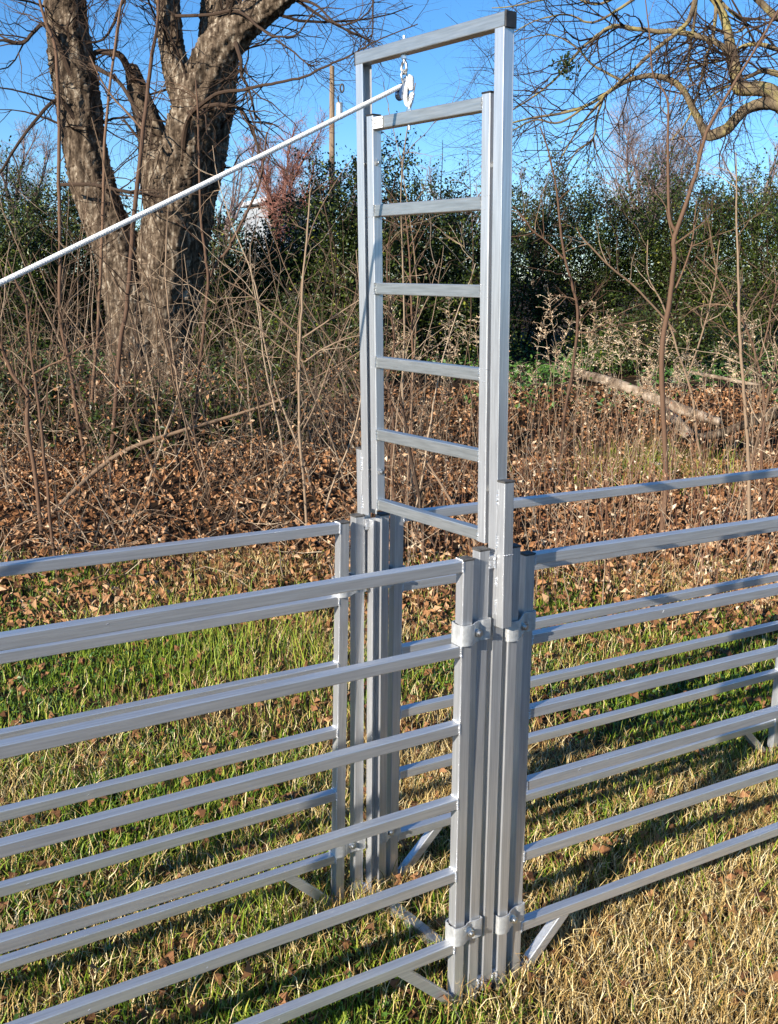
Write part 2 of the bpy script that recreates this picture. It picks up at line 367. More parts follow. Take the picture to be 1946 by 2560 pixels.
# ------------------------------------------------------------------ sliding gate (raised)
sg = empty('drop_gate', fGU(np.array([T / 2, .26, 1.12])), 'raised silver aluminium ladder gate with six crossbars hanging inside the tall frame', 'gate')
SX0, SX1 = .0012, .0262
GL_, GR_ = .4513, .0666
SW = .0263
ZG = [2.0655, 1.8688, 1.6872, 1.5094, 1.3293, 1.1498]; GH = .0275
for y0, cy in ((GR_ - SW, GR_ - SW / 2), (GL_, GL_ + SW / 2)):
    m = MB(); bar(m, fGU, ((SX0 + SX1) / 2, cy, ZG[5] - GH - .001), ((SX0 + SX1) / 2, cy, ZG[0] + .004), SX1 - SX0, SW, (1, 0, 0))
    for z in ZG[1:5]:
        for dz in (0, -GH):                                    # scribed welding marks across the stile
            weld(m, fGU, (SX0 - .0001, y0, z + dz), (SX0 - .0001, y0 + SW, z + dz), 10, .00035)
    s_ = m.build('stile', ALZ, sg)
    m = MB(); box(m, fGU, (SX0 - .0005, cy - SW / 2 - .0005, ZG[0] + .0041), (SX1 + .0005, cy + SW / 2 + .0005, ZG[0] + .0085), .0015); m.build('end_cap', PLAST, s_)
for i, z in enumerate(ZG):
    m = MB(); bar(m, fGU, ((SX0 + SX1) / 2 + .0005, GR_ + .0002, z - GH / 2), ((SX0 + SX1) / 2 + .0005, GL_ - .0002, z - GH / 2), SX1 - SX0 - .001, GH, (1, 0, 0))
    for ye in (GR_, GL_): weld(m, fGU, (SX0 + .0004, ye, z - GH + .001), (SX0 + .0004, ye, z - .001), 18, .0014)
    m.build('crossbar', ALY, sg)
for y0, y1, zz in ((GR_ - SW, T - .004, 1.93), (GR_ - SW, T - .004, 1.245), (GL_ + SW, WF - T + .004, 1.965), (GL_ + SW, WF - T + .004, 1.22)):
    s1 = -1 if y0 < .2 else 1; xm2 = (SX0 + SX1) / 2
    m = MB(); cyl(m, G(xm2, y0 - s1 * (SW + .011), zz), G(xm2, y1 + s1 * .012, zz), .0044)
    cyl(m, G(xm2, y0 + s1 * .0004, zz), G(xm2, y0 + s1 * .004, zz), .0075, 6)
    yi = y0 - s1 * SW; cyl(m, G(xm2, yi - s1 * .0003, zz), G(xm2, yi - s1 * .005, zz), .0078, 6); cyl(m, G(xm2, yi - s1 * .005, zz), G(xm2, yi - s1 * .011, zz), .0042)
    m.build('guide_bolt', BOLT, sg)
EG = .3275
m = MB(); cyl(m, G(xm, EG, ZG[0] + .0002), G(xm, EG, ZG[0] + .006), .0072, 6); cyl(m, G(xm, EG, ZG[0] - GH - .011), G(xm, EG, ZG[0] + .012), .004)
ring_link(m, G(xm, EG, ZG[0] + .02), fGU.Y, fGU.Z, .008, .010, .0028); m.build('eye_bolt', BOLT, sg)
m = MB(); y1, y0 = .4515, .411
box(m, fGU, (SX0 - .0014, y0, ZG[0] - GH + .001), (SX0 - .0003, y1, ZG[0] - .0008), .0002); st = m.build('sticker', STICK, sg)
def text(s, fr, x, yc, zc, size, parent):
    cu = bpy.data.curves.new('t', 'FONT'); cu.body = s; cu.size = size; cu.align_x = 'CENTER'; cu.align_y = 'CENTER'
    o = bpy.data.objects.new('t', cu); COL.objects.link(o)
    me = bpy.data.meshes.new_from_object(o.evaluated_get(bpy.context.evaluated_depsgraph_get()))
    bpy.data.objects.remove(o)
    co = np.array([k.co[:] for k in me.vertices]); P = fr(np.stack([np.full(len(co), x), yc - co[:, 0], zc + co[:, 1]], -1))
    o0 = np.array(parent['_o'])
    me.vertices.foreach_set('co', (P - o0).astype(np.float32).ravel()); me.materials.append(INK); me.update()
    t = bpy.data.objects.new('lettering', me); COL.objects.link(t); t.parent = parent
for k, s in enumerate(('Rio Nena Products', 'Saltillo, Texas', 'Made In The USA')):
    text(s, fGU, SX0 - .0018, (y0 + y1) / 2, ZG[0] - .0065 - k * .0076, .0058, st)

# ------------------------------------------------------------------ clamps
def clamp(fr, x0, wa, x1, wb, y, zc, label, yb):
    """two saddle straps round two posts with one bolt in the gap"""
    root = empty('post_clamp', fr(np.array([(x0 + wa + x1) / 2, y, zc - .023])), label, 'clamp', 'galvanised clamps joining panel posts to the gate frame')
    for sgn, yy in ((-1, y), (1, y + T)):
        prof = [(-.0065, .020), (-.0065, .002), (-.0045, -.0055), (.004, -.0095), (wa * .5, -.0105), (wa * .85, -.0092), (wa + .002, -.0065), (wa + .006, -.0042)]
        g0 = x1 - x0
        prof += [(g0 + .002, -.0042), (g0 + wb * .4, -.0068), (g0 + wb * .8, -.0072), (g0 + wb + .0035, -.0058), (g0 + wb + .005, -.001), (g0 + wb + .005, .006)]
        P = spline(np.array(prof), 60); nn = np.gradient(P, axis=0); nn = nrm(np.stack([-nn[:, 1], nn[:, 0]], -1))
        th = .0028; hh = .0235
        outer, inner = P - nn * 0, P + nn * th
        def lift(Q, z): return np.stack([x0 + Q[:, 0], yy + (yb - y) * smooth(wa * .8, g0 + wb * .2, Q[:, 0]) + (Q[:, 1] if sgn < 0 else -Q[:, 1]), np.full(len(Q), zc + z)], -1)
        n = len(P); v = np.concatenate([lift(outer, -hh), lift(outer, hh), lift(inner, -hh), lift(inner, hh)]); i = np.arange(n - 1)
        q = np.concatenate([np.stack(k, -1) for k in ((i, i + 1, n + i + 1, n + i), (2 * n + i, 3 * n + i, 3 * n + i + 1, 2 * n + i + 1), (n + i, n + i + 1, 3 * n + i + 1, 3 * n + i), (i, 2 * n + i, 2 * n + i + 1, i + 1))])
        q = np.concatenate([q, [[0, n, 3 * n, 2 * n], [n - 1, 3 * n - 1, 4 * n - 1, 2 * n - 1]]])
        m = MB(); m.add(fr(v), q); m.build('strap', GALV, root)
    xb = (x0 + wa + x1) / 2 + .002; y = (y + yb) / 2
    def c(yy, zz=0): return fr(np.array([xb, yy, zc + zz]))
    m = MB(); cyl(m, c(y - .0205), c(y + T + .02), .0046, 14); cyl(m, c(y - .0062), c(y - .0042), .0105, 20); cyl(m, c(y - .0155), c(y - .0062), .0088, 6); cyl(m, c(y + T + .0045), c(y + T + .012), .0085, 6)
    m.build('bolt', BOLT, root)
# near pair A-B, D-E; far pair
sh = lambda z: -.0135 * z
def place(xa, xb, ya, yb, z, label): clamp(IDN, xa, T, xb, T, ya, z, label, yb)
def pt(fr, x, z): return fr(np.array([x, 0, z]))
for z, la, lb, lc, ld_ in ((.937, 'upper clamp bolting the near left panel to the gate frame', 'upper clamp on the near right panel post, just right of the splice sleeve', 'upper clamp at the far left panel post, half hidden by a rail', 'upper clamp at the far right panel post behind the near rails'),
                       (.190, 'lower clamp near the ground on the near left panel post', 'lower clamp near the ground on the near right panel post', 'lower clamp near the ground on the far left panel post', 'lower clamp near the ground on the far right panel post')):
    a, b, d, e = pt(fNL, 0, z), pt(fGL, 0, z), pt(fGL, .0879, z - .012), pt(fNR, 0, z)
    place(a[0], b[0], a[1], b[1], z, la); place(d[0], e[0], d[1], e[1], z - .018, lb)
    a, b, d, e = pt(fFL, 0, z), pt(fGF, 0, z), pt(fGF, .0765, z), pt(fFR, 0, z)
    place(a[0], b[0], a[1], b[1], z - .02, lc); place(d[0], e[0], d[1], e[1], z - .02, ld_)

# ------------------------------------------------------------------ pulley, link, rope
ax = at(1055, 212, 1); 
cz = zb - .027
lk = MB(); ring_link(lk, G(xm, EY, cz - .019), fGU.X, fGU.Z, .0075, .013, .0026); tag(lk.build('quick_link', BOLT), 'small steel link hanging from the eye bolt under the top bar', 'link')
PX = G(xm - .006, EY + .002, cz - .056)
pu = empty('pulley', PX, 'small steel rope pulley hanging under the top bar of the tall frame', 'pulley')
dv = nrm(np.array([.35, 0, 1.0])); dh = np.cross(dv, [0, 1, 0]) * -1; dh = nrm(np.array([1, 0, -.35]))
def plate(mb, yo, th):
    n = 28; a = np.linspace(0, 2 * math.pi, n, endpoint=False)
    xx = .0125 * np.cos(a); zz = np.where(np.sin(a) > 0, .027, .0145) * np.sin(a)
    P = PX + xx[:, None] * dh + zz[:, None] * dv
    v = np.concatenate([P + [0, yo, 0], P + [0, yo + th, 0], [PX + [0, yo, 0]], [PX + [0, yo + th, 0]]])
    q = [(i, (i + 1) % n, n + (i + 1) % n, n + i) for i in range(n)]
    t = [((i + 1) % n, i, 2 * n) for i in range(n)] + [(n + i, n + (i + 1) % n, 2 * n + 1) for i in range(n)]
    mb.add(v, q, t)
m = MB(); plate(m, -.009, .0018); m.build('side_plate', STEEL, pu)
m = MB(); plate(m, .0072, .0018); m.build('side_plate', STEEL, pu)
m = MB(); n = 20; a = np.linspace(0, 2 * math.pi, n + 1)
for yo, r0, r1 in ((-.0068, .0125, .009), (0, .009, .0125)): cyl(m, PX + [0, yo, 0], PX + [0, yo + .0067, 0], r0, 22, r1)
m.build('sheave', STEEL, pu)
m = MB(); cyl(m, PX + [0, -.0125, 0], PX + [0, .0115, 0], .0038, 12); m.build('axle', BOLT, pu)
m = MB(); ring_link(m, PX + dv * .030, nrm(np.array([1, 0, 0.])), dv, .0055, .009, .0026); cyl(m, PX + dv * .021 + [0, -.009, 0], PX + dv * .021 + [0, .009, 0], .003); m.build('becket', BOLT, pu)
# rope: from the left over the sheave down to the gate, ending in a spliced loop
SHR = .0150
end = at(-420, 905, 1.72); rd = nrm(end - PX)
e0 = at(0, 715, 1.0)
depth = 1.95
d0 = CF + CR * (0 - 973) / FPX - CU * (715 - 1280) / FPX
P0 = CAM + d0 * depth; rd = nrm(P0 - PX)
up = nrm(np.cross(rd, [0, 1, 0])); up = up if up[2] > 0 else -up
path = [PX + up * SHR + rd * 3.6 - np.array([0, 0, .10])]
for k in (3.0, 2.4, 1.8, 1.2, .7, .35, .15, .05): path.append(PX + up * SHR + rd * k - np.array([0, 0, .012 * (1 - (k / 1.2 - 1) ** 2) if k < 2.4 else -.0]))
a0 = math.atan2(up @ np.array([0, 0, 1.]), up @ np.array([1., 0, 0]))
for aa in np.linspace(a0, -.15, 6)[0:]: path.append(PX + np.array([math.cos(aa) * SHR, 0, math.sin(aa) * SHR]))
top_g = G(xm, EG, ZG[0] + .026)
path += [np.array([PX[0] + SHR + .001, PX[1] - .003, PX[2] - .02]), top_g + [.006, -.004, .012], top_g + [.002, -.004, -.006]]
P = spline(np.array(path), 420)
rp = MB()
# three laid strands
tl = nrm(np.gradient(P, axis=0)); a_ = nrm(np.cross(tl, [0, 1, 0.05])); b_ = np.cross(tl, a_)
S = np.concatenate([[0], np.cumsum(np.linalg.norm(np.diff(P, axis=0), axis=1))])
n2 = 2600; s2 = np.linspace(0, S[-1], n2)
P2 = np.stack([np.interp(s2, S, P[:, k]) for k in range(3)], -1); A2 = nrm(np.stack([np.interp(s2, S, a_[:, k]) for k in range(3)], -1)); B2 = nrm(np.stack([np.interp(s2, S, b_[:, k]) for k in range(3)], -1))
for k in range(3):
    ph = s2 / .017 * 2 * math.pi + k * 2 * math.pi / 3
    tubes(rp, (P2 + (np.cos(ph)[:, None] * A2 + np.sin(ph)[:, None] * B2) * .0022)[None], np.full((1, n2), .0036), 8)
loop = [top_g + [.002, -.004, -.006], top_g + [-.003, .002, -.012], top_g + [-.006, .006, .002], top_g + [-.003, .006, .03], top_g + [.004, .002, .052]]
tubes(rp, spline(np.array(loop), 40)[None], np.full((1, 40), .0046), 10)
tubes(rp, spline(np.array([top_g + [.006, 0, .020], top_g + [.005, 0, .035], top_g + [.004, 0, .050]]), 12)[None], np.array([[.005, .0062, .0068, .0064, .0068, .0064, .0068, .0064, .0068, .0064, .006, .005]]), 10)
tag(rp.build('rope', ROPE, smooth_=True), 'thick white pull rope slanting from the pulley down across the tree to the left', 'rope')

# ------------------------------------------------------------------ trees: hand-placed limbs, grown twigs
def limb_pts(px, v):
    """[(x, y, width px), ...] (+ optional 4th: extra distance) -> points, radii"""
    P, R = [], []
    for k in px:
        vv = v + (k[3] if len(k) > 3 else 0); p = at(k[0], k[1], vv)
        P.append(p); R.append(k[2] / 2 * (vv / FPX) * 1.02)
    return np.array(P), np.array(R)
def limb(mb, P, R, step=.05, S=10, rough=.0, wob=0., tone=.5):
    Lm = np.linalg.norm(np.diff(P, axis=0), axis=1).sum(); n = max(6, int(Lm / step))
    Q = spline(np.concatenate([P, R[:, None]], 1), n); C, r = Q[:, :3], np.maximum(Q[:, 3], .0006)
    if wob:
        C = C + np.cumsum(rng.normal(0, wob, C.shape), 0) * np.sin(np.linspace(0, math.pi, n))[:, None]
    tubes(mb, C[None], r[None], S, tone=tone)
    return C, r
def bark_limb(mb, P, R, S=64, step=.026):
    Lm = np.linalg.norm(np.diff(P, axis=0), axis=1).sum(); n = max(10, int(Lm / step))
    Q = spline(np.concatenate([P, R[:, None]], 1), n); C, r = Q[:, :3], Q[:, 3]
    tg = nrm(np.gradient(C, axis=0)); a = nrm(np.cross(tg, [1, .13, 0])); b = np.cross(tg, a)
    th = np.arange(S) * 2 * math.pi / S; s = np.linspace(0, Lm, n)[:, None]
    d = np.zeros((n, S))
    for k in range(7):
        f = rng.integers(3, 13); d += np.abs(np.sin(f * th / 2 + rng.uniform(0, 6) + .9 * np.sin(s * rng.uniform(2, 5) + rng.uniform(0, 6))))
    d = (d - d.mean()) / d.std() * .04 + rng.normal(0, .034, (n, S)) + .05 * np.sin(2 * th + s * 1.3)
    rr = r[:, None] * (1 + d)
    v = C[:, None] + rr[..., None] * (np.cos(th)[:, None] * a[:, None] + np.sin(th)[:, None] * b[:, None])
    i = np.arange(n - 1)[:, None] * S + np.arange(S)[None]; i2 = np.arange(n - 1)[:, None] * S + (np.arange(S)[None] + 1) % S
    mb.add(v.reshape(-1, 3), np.stack([i, i2, i2 + S, i + S], -1).reshape(-1, 4))
    return C, r
def twiggery(mb, limbs, n1, L1, r1, n2, L2, r2, n3=0, L3=.2, r3=.0012, wob=.16, grav=0., t0=.1, ang=.85, tones=(0, .6), K=7):
    """three generations of side shoots on a list of (points, radii)"""
    K0 = 24
    pts = np.stack([np.stack([np.interp(np.linspace(0, 1, K0), np.linspace(0, 1, len(C)), C[:, k]) for k in range(3)], -1) for C, r in limbs])
    rad = np.stack([np.interp(np.linspace(0, 1, K0), np.linspace(0, 1, len(r)), r) for C, r in limbs])
    def gen(pts, rad, n, L, r, g):
        P, D, rr = sprout(pts, rad, n, ang, t0); Ls = L * rng.uniform(.35, 1.2, n)
        p, q = grow(P, D, Ls, np.minimum(r * rng.uniform(.6, 1.3, n), rr), K, wob, g, .25)
        tubes(mb, p, q, 4 if r > .004 else 3, tone=rng.uniform(*tones, n)); return p, q
    a = gen(pts, rad, n1, L1, r1, grav)
    if n2: b = gen(*a, n2, L2, r2, grav)
    if n3: gen(*b, n3, L3, r3, grav)

# the big many-stemmed tree
VT = 13.5
LT = [[(352, 1110, 190), (350, 1040, 165), (338, 900, 130), (325, 780, 118), (300, 650, 112), (270, 565, 104), (238, 480, 98), (217, 390, 94), (200, 280, 96), (184, 180, 97), (168, 70, 94), (159, -40, 90), (150, -160, 84), (120, -420, 66), (90, -700, 45)],
      [(360, 1110, 200, .15), (388, 1000, 165, .15), (402, 870, 150, .15), (408, 740, 150, .1), (420, 620, 145, 0), (442, 500, 128, -.1), (458, 410, 118, -.2), (480, 320, 112, -.3), (505, 235, 104, -.35), (540, 140, 92, -.4), (590, 75, 80, -.45), (650, 30, 66, -.5), (715, -20, 56, -.6), (800, -90, 46, -.7), (930, -240, 34, -.9), (1030, -420, 24, -1)],
      [(420, 800, 130, .5), (448, 640, 128, .5), (478, 500, 120, .55), (505, 400, 108, .6), (528, 290, 96, .7), (545, 170, 90, .8), (553, 50, 88, .85), (556, -60, 82, .9), (560, -250, 66, 1), (590, -500, 44, 1.1), (600, -700, 25, 1.1)],
      [(478, 300, 70, .0), (466, 255, 66, .1), (446, 195, 62, .2), (430, 120, 58, .3), (422, 40, 55, .35), (416, -60, 52, .4), (400, -250, 40, .5), (395, -480, 25, .6)],
      [(405, 520, 80, .3), (392, 420, 76, .4), (380, 340, 66, .45), (360, 275, 54, .45), (345, 225, 46, .45), (334, 185, 36, .45), (328, 166, 30, .45)]]
t = empty('old_tree', at(355, 1090, VT), 'old thick many stemmed tree with rough scaly bark at the left', 'tree')
t['_o'] = tuple(t['_o'])
m = MB(); LM = [bark_limb(m, *limb_pts(k, VT)) for k in LT]
cl = LM[4]; cyl(m, cl[0][-1] - [0, 0, .02], cl[0][-1] + [0, 0, .03], cl[1][-1] * .95, 12, cl[1][-1] * .5)
m.build('trunk', BARK, t, smooth_=True)
m = MB()
SL = [[(340, 205, 20, .4), (321, 177, 18, .2), (300, 140, 16, 0), (270, 128, 15, 0), (236, 128, 12, 0), (228, 170, 10, 0)],
      [(470, 282, 10, -.6), (525, 262, 9, -.8), (562, 260, 9, -.9), (600, 268, 8, -1), (622, 300, 8, -1), (640, 345, 7, -1), (652, 400, 6, -1.1)],
      [(150, 462, 9, -.5), (225, 460, 9, -.7), (300, 472, 8, -.8), (360, 480, 7, -.8), (420, 492, 5, -.8)],
      [(455, 420, 16, -.4), (470, 300, 12, -.7), (536, 241, 9, -1.2), (600, 225, 8, -1.5), (670, 209, 7, -1.8), (766, 190, 6, -2), (830, 160, 5, -2.2), (890, 133, 4, -2.4), (960, 95, 3, -2.6), (1045, 60, 2.4, -2.7)],
      [(440, 40, 8, -.3), (520, 38, 7, -.5), (595, 32, 7, -.7), (650, 75, 6, -1), (690, 100, 5, -1.2), (740, 92, 4, -1.2), (770, 50, 4, -1.3), (800, 22, 3, -1.4), (862, 22, 2, -1.5)],
      [(690, 100, 5, -1.2), (740, 130, 4, -1.3), (780, 160, 3, -1.4), (800, 160, 2, -1.4)],
      [(590, 108, 12, -.7), (602, 150, 9, -.9), (605, 185, 8, -.9), (625, 230, 6, -1), (640, 300, 5, -1)],
      [(180, 190, 14, -.2), (120, 60, 10, -.4), (60, 100, 8, -.5), (0, 95, 6, -.6), (-60, 130, 4, -.6)],
      [(190, 300, 12, -.2), (140, 250, 9, -.3), (60, 340, 7, -.5), (0, 430, 6, -.5), (-50, 460, 4, -.5)],
      [(225, 160, 12, -.2), (300, 210, 9, -.4), (360, 322, 8, -.8), (345, 345, 7, -.8), (310, 300, 5, -.8)],
      [(420, -40, 10, .2), (330, -30, 8, -.2), (270, 90, 6, -.4), (215, 110, 4, -.5)],
      [(715, -10, 12, -.6), (790, 10, 6, -.8), (862, 60, 4, -1), (933, 22, 3, -1), (938, -60, 2, -1)],
      [(933, -20, 5, -1), (932, 30, 4, -1), (930, 80, 3.5, -1), (920, 110, 3, -1), (905, 130, 2, -1), (880, 160, 2, -1)]]
SLM = [limb(m, *limb_pts(k, VT), .06, 7, wob=.004, tone=.35) for k in SL]
tops = [LM[i] for i in (0, 1, 2, 3)]
lo_ = [(C[(C[:, 2] > 2.6) & (C[:, 2] < 6.2)], r[(C[:, 2] > 2.6) & (C[:, 2] < 6.2)]) for C, r in tops]
hi_ = [(C[C[:, 2] > 6], r[C[:, 2] > 6]) for C, r in tops]
twiggery(m, hi_, 40, 1.5, .016, 150, .8, .007, 260, .45, .003, wob=.17, grav=-.05, tones=(0, .5))
twiggery(m, lo_, 80, 1.6, .017, 430, .9, .010, 1000, .45, .0062, wob=.21, grav=-.01, tones=(0, .4))
twiggery(m, SLM, 130, 1.0, .011, 480, .5, .007, 900, .28, .0048, wob=.24, grav=.0, tones=(.05, .6))
m.build('branches', TWIG, t)

# tree whose limbs reach in from the right
VR = 10.5
RT = [[(2230, 1130, 120), (2200, 800, 96), (2150, 520, 80), (2080, 360, 62), (1990, 285, 48), (1950, 262, 38)],
      [(2150, 520, 70), (2170, 300, 55), (2200, 60, 44), (2230, -200, 34), (2240, -520, 22)],
      [(2080, 360, 40), (2020, 180, 30), (1975, 65, 20), (1935, 38, 16), (1893, -2, 14), (1830, -60, 12), (1760, -180, 8)],
      [(1955, 265, 36), (1930, 232, 34), (1900, 222, 32), (1862, 222, 31), (1846, 218, 29), (1842, 198, 26), (1836, 160, 25), (1826, 110, 22), (1818, 70, 19), (1805, 30, 17), (1775, -20, 14), (1735, -90, 10), (1660, -180, 6)],
      [(1955, 262, 34), (1925, 258, 30), (1895, 262, 26), (1862, 276, 24), (1838, 300, 24), (1818, 322, 24), (1790, 336, 24), (1770, 338, 22), (1756, 318, 17), (1737, 280, 15), (1715, 235, 14), (1690, 208, 14), (1655, 193, 13), (1615, 190, 11), (1560, 206, 10), (1510, 238, 8), (1465, 265, 7), (1400, 284, 6), (1330, 295, 4.5), (1270, 310, 3.5)],
      [(1824, 135, 15), (1800, 112, 14), (1770, 98, 13), (1690, 80, 12), (1650, 78, 11), (1600, 70, 10), (1555, 62, 10), (1525, 70, 9), (1495, 90, 7.5), (1465, 112, 7), (1430, 150, 6), (1380, 205, 5), (1320, 250, 4), (1265, 285, 3)],
      [(1775, -100, 14), (1745, -20, 13), (1725, 50, 11), (1695, 85, 10), (1640, 128, 9), (1590, 170, 8), (1550, 205, 7.5), (1505, 250, 6), (1470, 290, 5), (1435, 340, 4), (1400, 400, 3)],
      [(1795, -5, 8), (1826, 27, 7), (1850, 45, 6), (1866, 55, 6), (1860, 75, 5), (1838, 82, 4), (1820, 84, 4)],
      [(2020, 160, 16), (1960, 130, 11), (1905, 112, 10), (1860, 115, 8), (1820, 150, 6), (1760, 165, 5), (1700, 180, 4), (1640, 195, 3)],
      [(1980, 200, 18), (1946, 186, 15), (1905, 178, 12), (1868, 192, 8), (1830, 210, 6), (1785, 235, 4), (1740, 280, 3)],
      [(1790, -60, 10), (1790, 20, 9), (1780, 90, 7), (1760, 160, 6), (1745, 230, 5), (1720, 300, 4), (1680, 350, 3)],
      [(1745, -50, 8), (1738, 50, 7), (1725, 130, 6), (1720, 180, 5), (1735, 210, 4)],
      [(1640, -40, 8), (1560, 15, 7), (1480, 60, 5), (1420, 40, 4), (1340, 55, 3), (1270, 90, 2)],
      [(1590, -40, 8), (1500, 10, 6), (1420, -10, 5), (1350, 5, 4), (1280, 18, 3), (1230, 20, 2)],
      [(1560, 205, 7), (1480, 160, 5), (1440, 120, 4), (1380, 90, 3), (1300, 100, 2)],
      [(1510, 240, 7), (1490, 300, 5), (1480, 350, 4), (1440, 380, 3), (1410, 430, 2)],
      [(1465, 265, 6), (1400, 310, 5), (1340, 305, 4), (1280, 330, 3), (1240, 330, 2)]]
t = empty('leaning_tree', at(2230, 1130, VR), 'bare tree with crooked mossy limbs reaching in from the right edge', 'tree')
m = MB(); RM = []
for k, l in enumerate(RT):
    P, R = limb_pts(l, VR)
    RM.append(bark_limb(m, P, R, 22, .03) if k < 5 else limb(m, P, R, .05, 9, wob=.003))
m.build('limbs', LICHEN, t, smooth_=True)
m = MB()
twiggery(m, RM[5:] + RM[3:5], 190, 1.15, .010, 950, .62, .0066, 2300, .32, .0042, wob=.2, grav=.0, t0=.12, tones=(0, .4))
twiggery(m, RM[1:3], 30, 1.4, .012, 120, .7, .005, 300, .35, .0025, wob=.17, tones=(0, .5))
m.build('branches', TWIG, t)
# evergreen tuft caught in that tree
c = at(1418, 166, VR - .3); mt_ = empty('mistletoe', c, 'small round dark leafy clump in the bare limbs right of the gate top', 'mistletoe')
D = nrm(rng.normal(0, 1, (26, 3))); m = MB(); p, r = grow(np.repeat(c[None], 26, 0), D, rng.uniform(.08, .2, 26), np.full(26, .003), 5, .2); tubes(m, p, r, 3, tone=.2); m.build('stems', TWIG, mt_)
P = p[rng.integers(0, 26, 170), rng.integers(2, 6, 170)] + rng.normal(0, .03, (170, 3)); m = MB(); leaves(m, P, rng.uniform(.03, .055, 170), rng.uniform(0, .5, 170)); m.build('foliage', PRIVET, mt_)

# ------------------------------------------------------------------ far bare trees, pole, building
def far_tree(px, top, base, wpx, v, mt, n, label, spread=.5, seedk=0):
    b = at(px, base, v); b[2] = float(ground_z(b[0], b[1])); H_ = at(px, top, v)[2] - b[2]; W_ = wpx * v / FPX
    t = empty('bare_tree', b, label, 'tree', 'bare trees far behind the hedge')
    m = MB(); R0 = H_ * .02
    tr = spline(np.array([b, b + [.02 * H_, 0, H_ * .25], b + [-.02 * H_, .02, H_ * .45]]), 10); tubes(m, tr[None], np.linspace(R0, R0 * .75, 10)[None], 9); m.build('trunk', BARK, t)
    m = MB(); k = 9
    D = np.stack([rng.normal(0, spread, k), rng.normal(0, spread, k), np.ones(k)], -1)
    P0 = tr[rng.integers(5, 10, k)]
    p, r = grow(P0, D, H_ * .62 * rng.uniform(.7, 1.1, k), np.full(k, R0 * .5), 10, .10, .03, .25); tubes(m, p, r, 5, tone=.1)
    P, D, rr = sprout(p, r, n // 14, .6, .1); p1, r1 = grow(P, D, W_ * .26 * rng.uniform(.4, 1.2, len(P)), rr * .7, 6, .13, .05, .3); tubes(m, p1, r1, 3, tone=rng.uniform(0, .5, len(P)))
    P, D, rr = sprout(p1, r1, n // 4, .6, .1); p2, r2 = grow(P, D, W_ * .14 * rng.uniform(.4, 1.2, len(P)), np.full(len(P), .008 * v / 45), 5, .15, .05, .4); tubes(m, p2, r2, 3, tone=rng.uniform(.1, .9, len(P)))
    P, D, rr = sprout(p2, r2, n, .7, .1); p3, r3 = grow(P, D, W_ * .07 * rng.uniform(.4, 1.2, len(P)), np.full(len(P), .0055 * v / 45), 4, .18, .05, .5); tubes(m, p3, r3, 3, tone=rng.uniform(.2, 1, len(P)))
    m.build('crown', mt, t)
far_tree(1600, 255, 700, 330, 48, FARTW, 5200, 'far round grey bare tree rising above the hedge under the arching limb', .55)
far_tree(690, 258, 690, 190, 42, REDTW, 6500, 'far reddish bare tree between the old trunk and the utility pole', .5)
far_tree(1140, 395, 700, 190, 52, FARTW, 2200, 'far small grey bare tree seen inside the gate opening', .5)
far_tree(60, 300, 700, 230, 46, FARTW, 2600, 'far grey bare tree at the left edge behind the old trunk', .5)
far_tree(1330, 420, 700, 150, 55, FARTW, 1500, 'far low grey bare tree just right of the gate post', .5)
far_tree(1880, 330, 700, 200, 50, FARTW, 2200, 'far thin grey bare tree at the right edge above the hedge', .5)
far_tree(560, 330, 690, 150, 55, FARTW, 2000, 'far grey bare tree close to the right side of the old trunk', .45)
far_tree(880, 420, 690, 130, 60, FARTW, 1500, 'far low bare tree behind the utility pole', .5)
pb = at(830, 760, 45); pb[2] = float(ground_z(pb[0], pb[1])); pt_ = at(830, 165, 45); pt_[:2] = pb[:2]
up_t = empty('utility_pole', pb, 'weathered wooden utility pole with a grey transformer can, left of the gate', 'utility pole')
m = MB(); cyl(m, pb, pt_, .15, 14, .095); m.build('pole', POLE, up_t)
c = at(845, 276, 45); r_ = RH * .24
m = MB(); cyl(m, pt_ * [1, 1, 0] + RH * .30 + [0, 0, c[2] - .32], pt_ * [1, 1, 0] + RH * .30 + [0, 0, c[2] + .26], .135, 18); cyl(m, pt_ * [1, 1, 0] + RH * .30 + [0, 0, c[2] + .26], pt_ * [1, 1, 0] + RH * .30 + [0, 0, c[2] + .31], .145, 18, .1); tr_ = m.build('transformer', GALV, up_t)
m = MB(); z0 = c[2] + .3; cyl(m, pt_ * [1, 1, 0] + RH * .26 + [0, 0, z0], pt_ * [1, 1, 0] + RH * .24 + [0, 0, z0 + .25], .03, 8); m.build('bushing', PLAST, tr_)
m = MB(); zc_ = at(851, 217, 45)[2]; q0 = pt_ * [1, 1, 0]; cyl(m, q0 + [0, 0, zc_ + .05], q0 + RH * .38 + [0, 0, zc_ + .08], .02, 8); ring_link(m, q0 + RH * .40 + [0, 0, zc_ - .05], RH, [0, 0, 1], .07, .15, .035); m.build('cutout_fuse', PLAST, up_t)
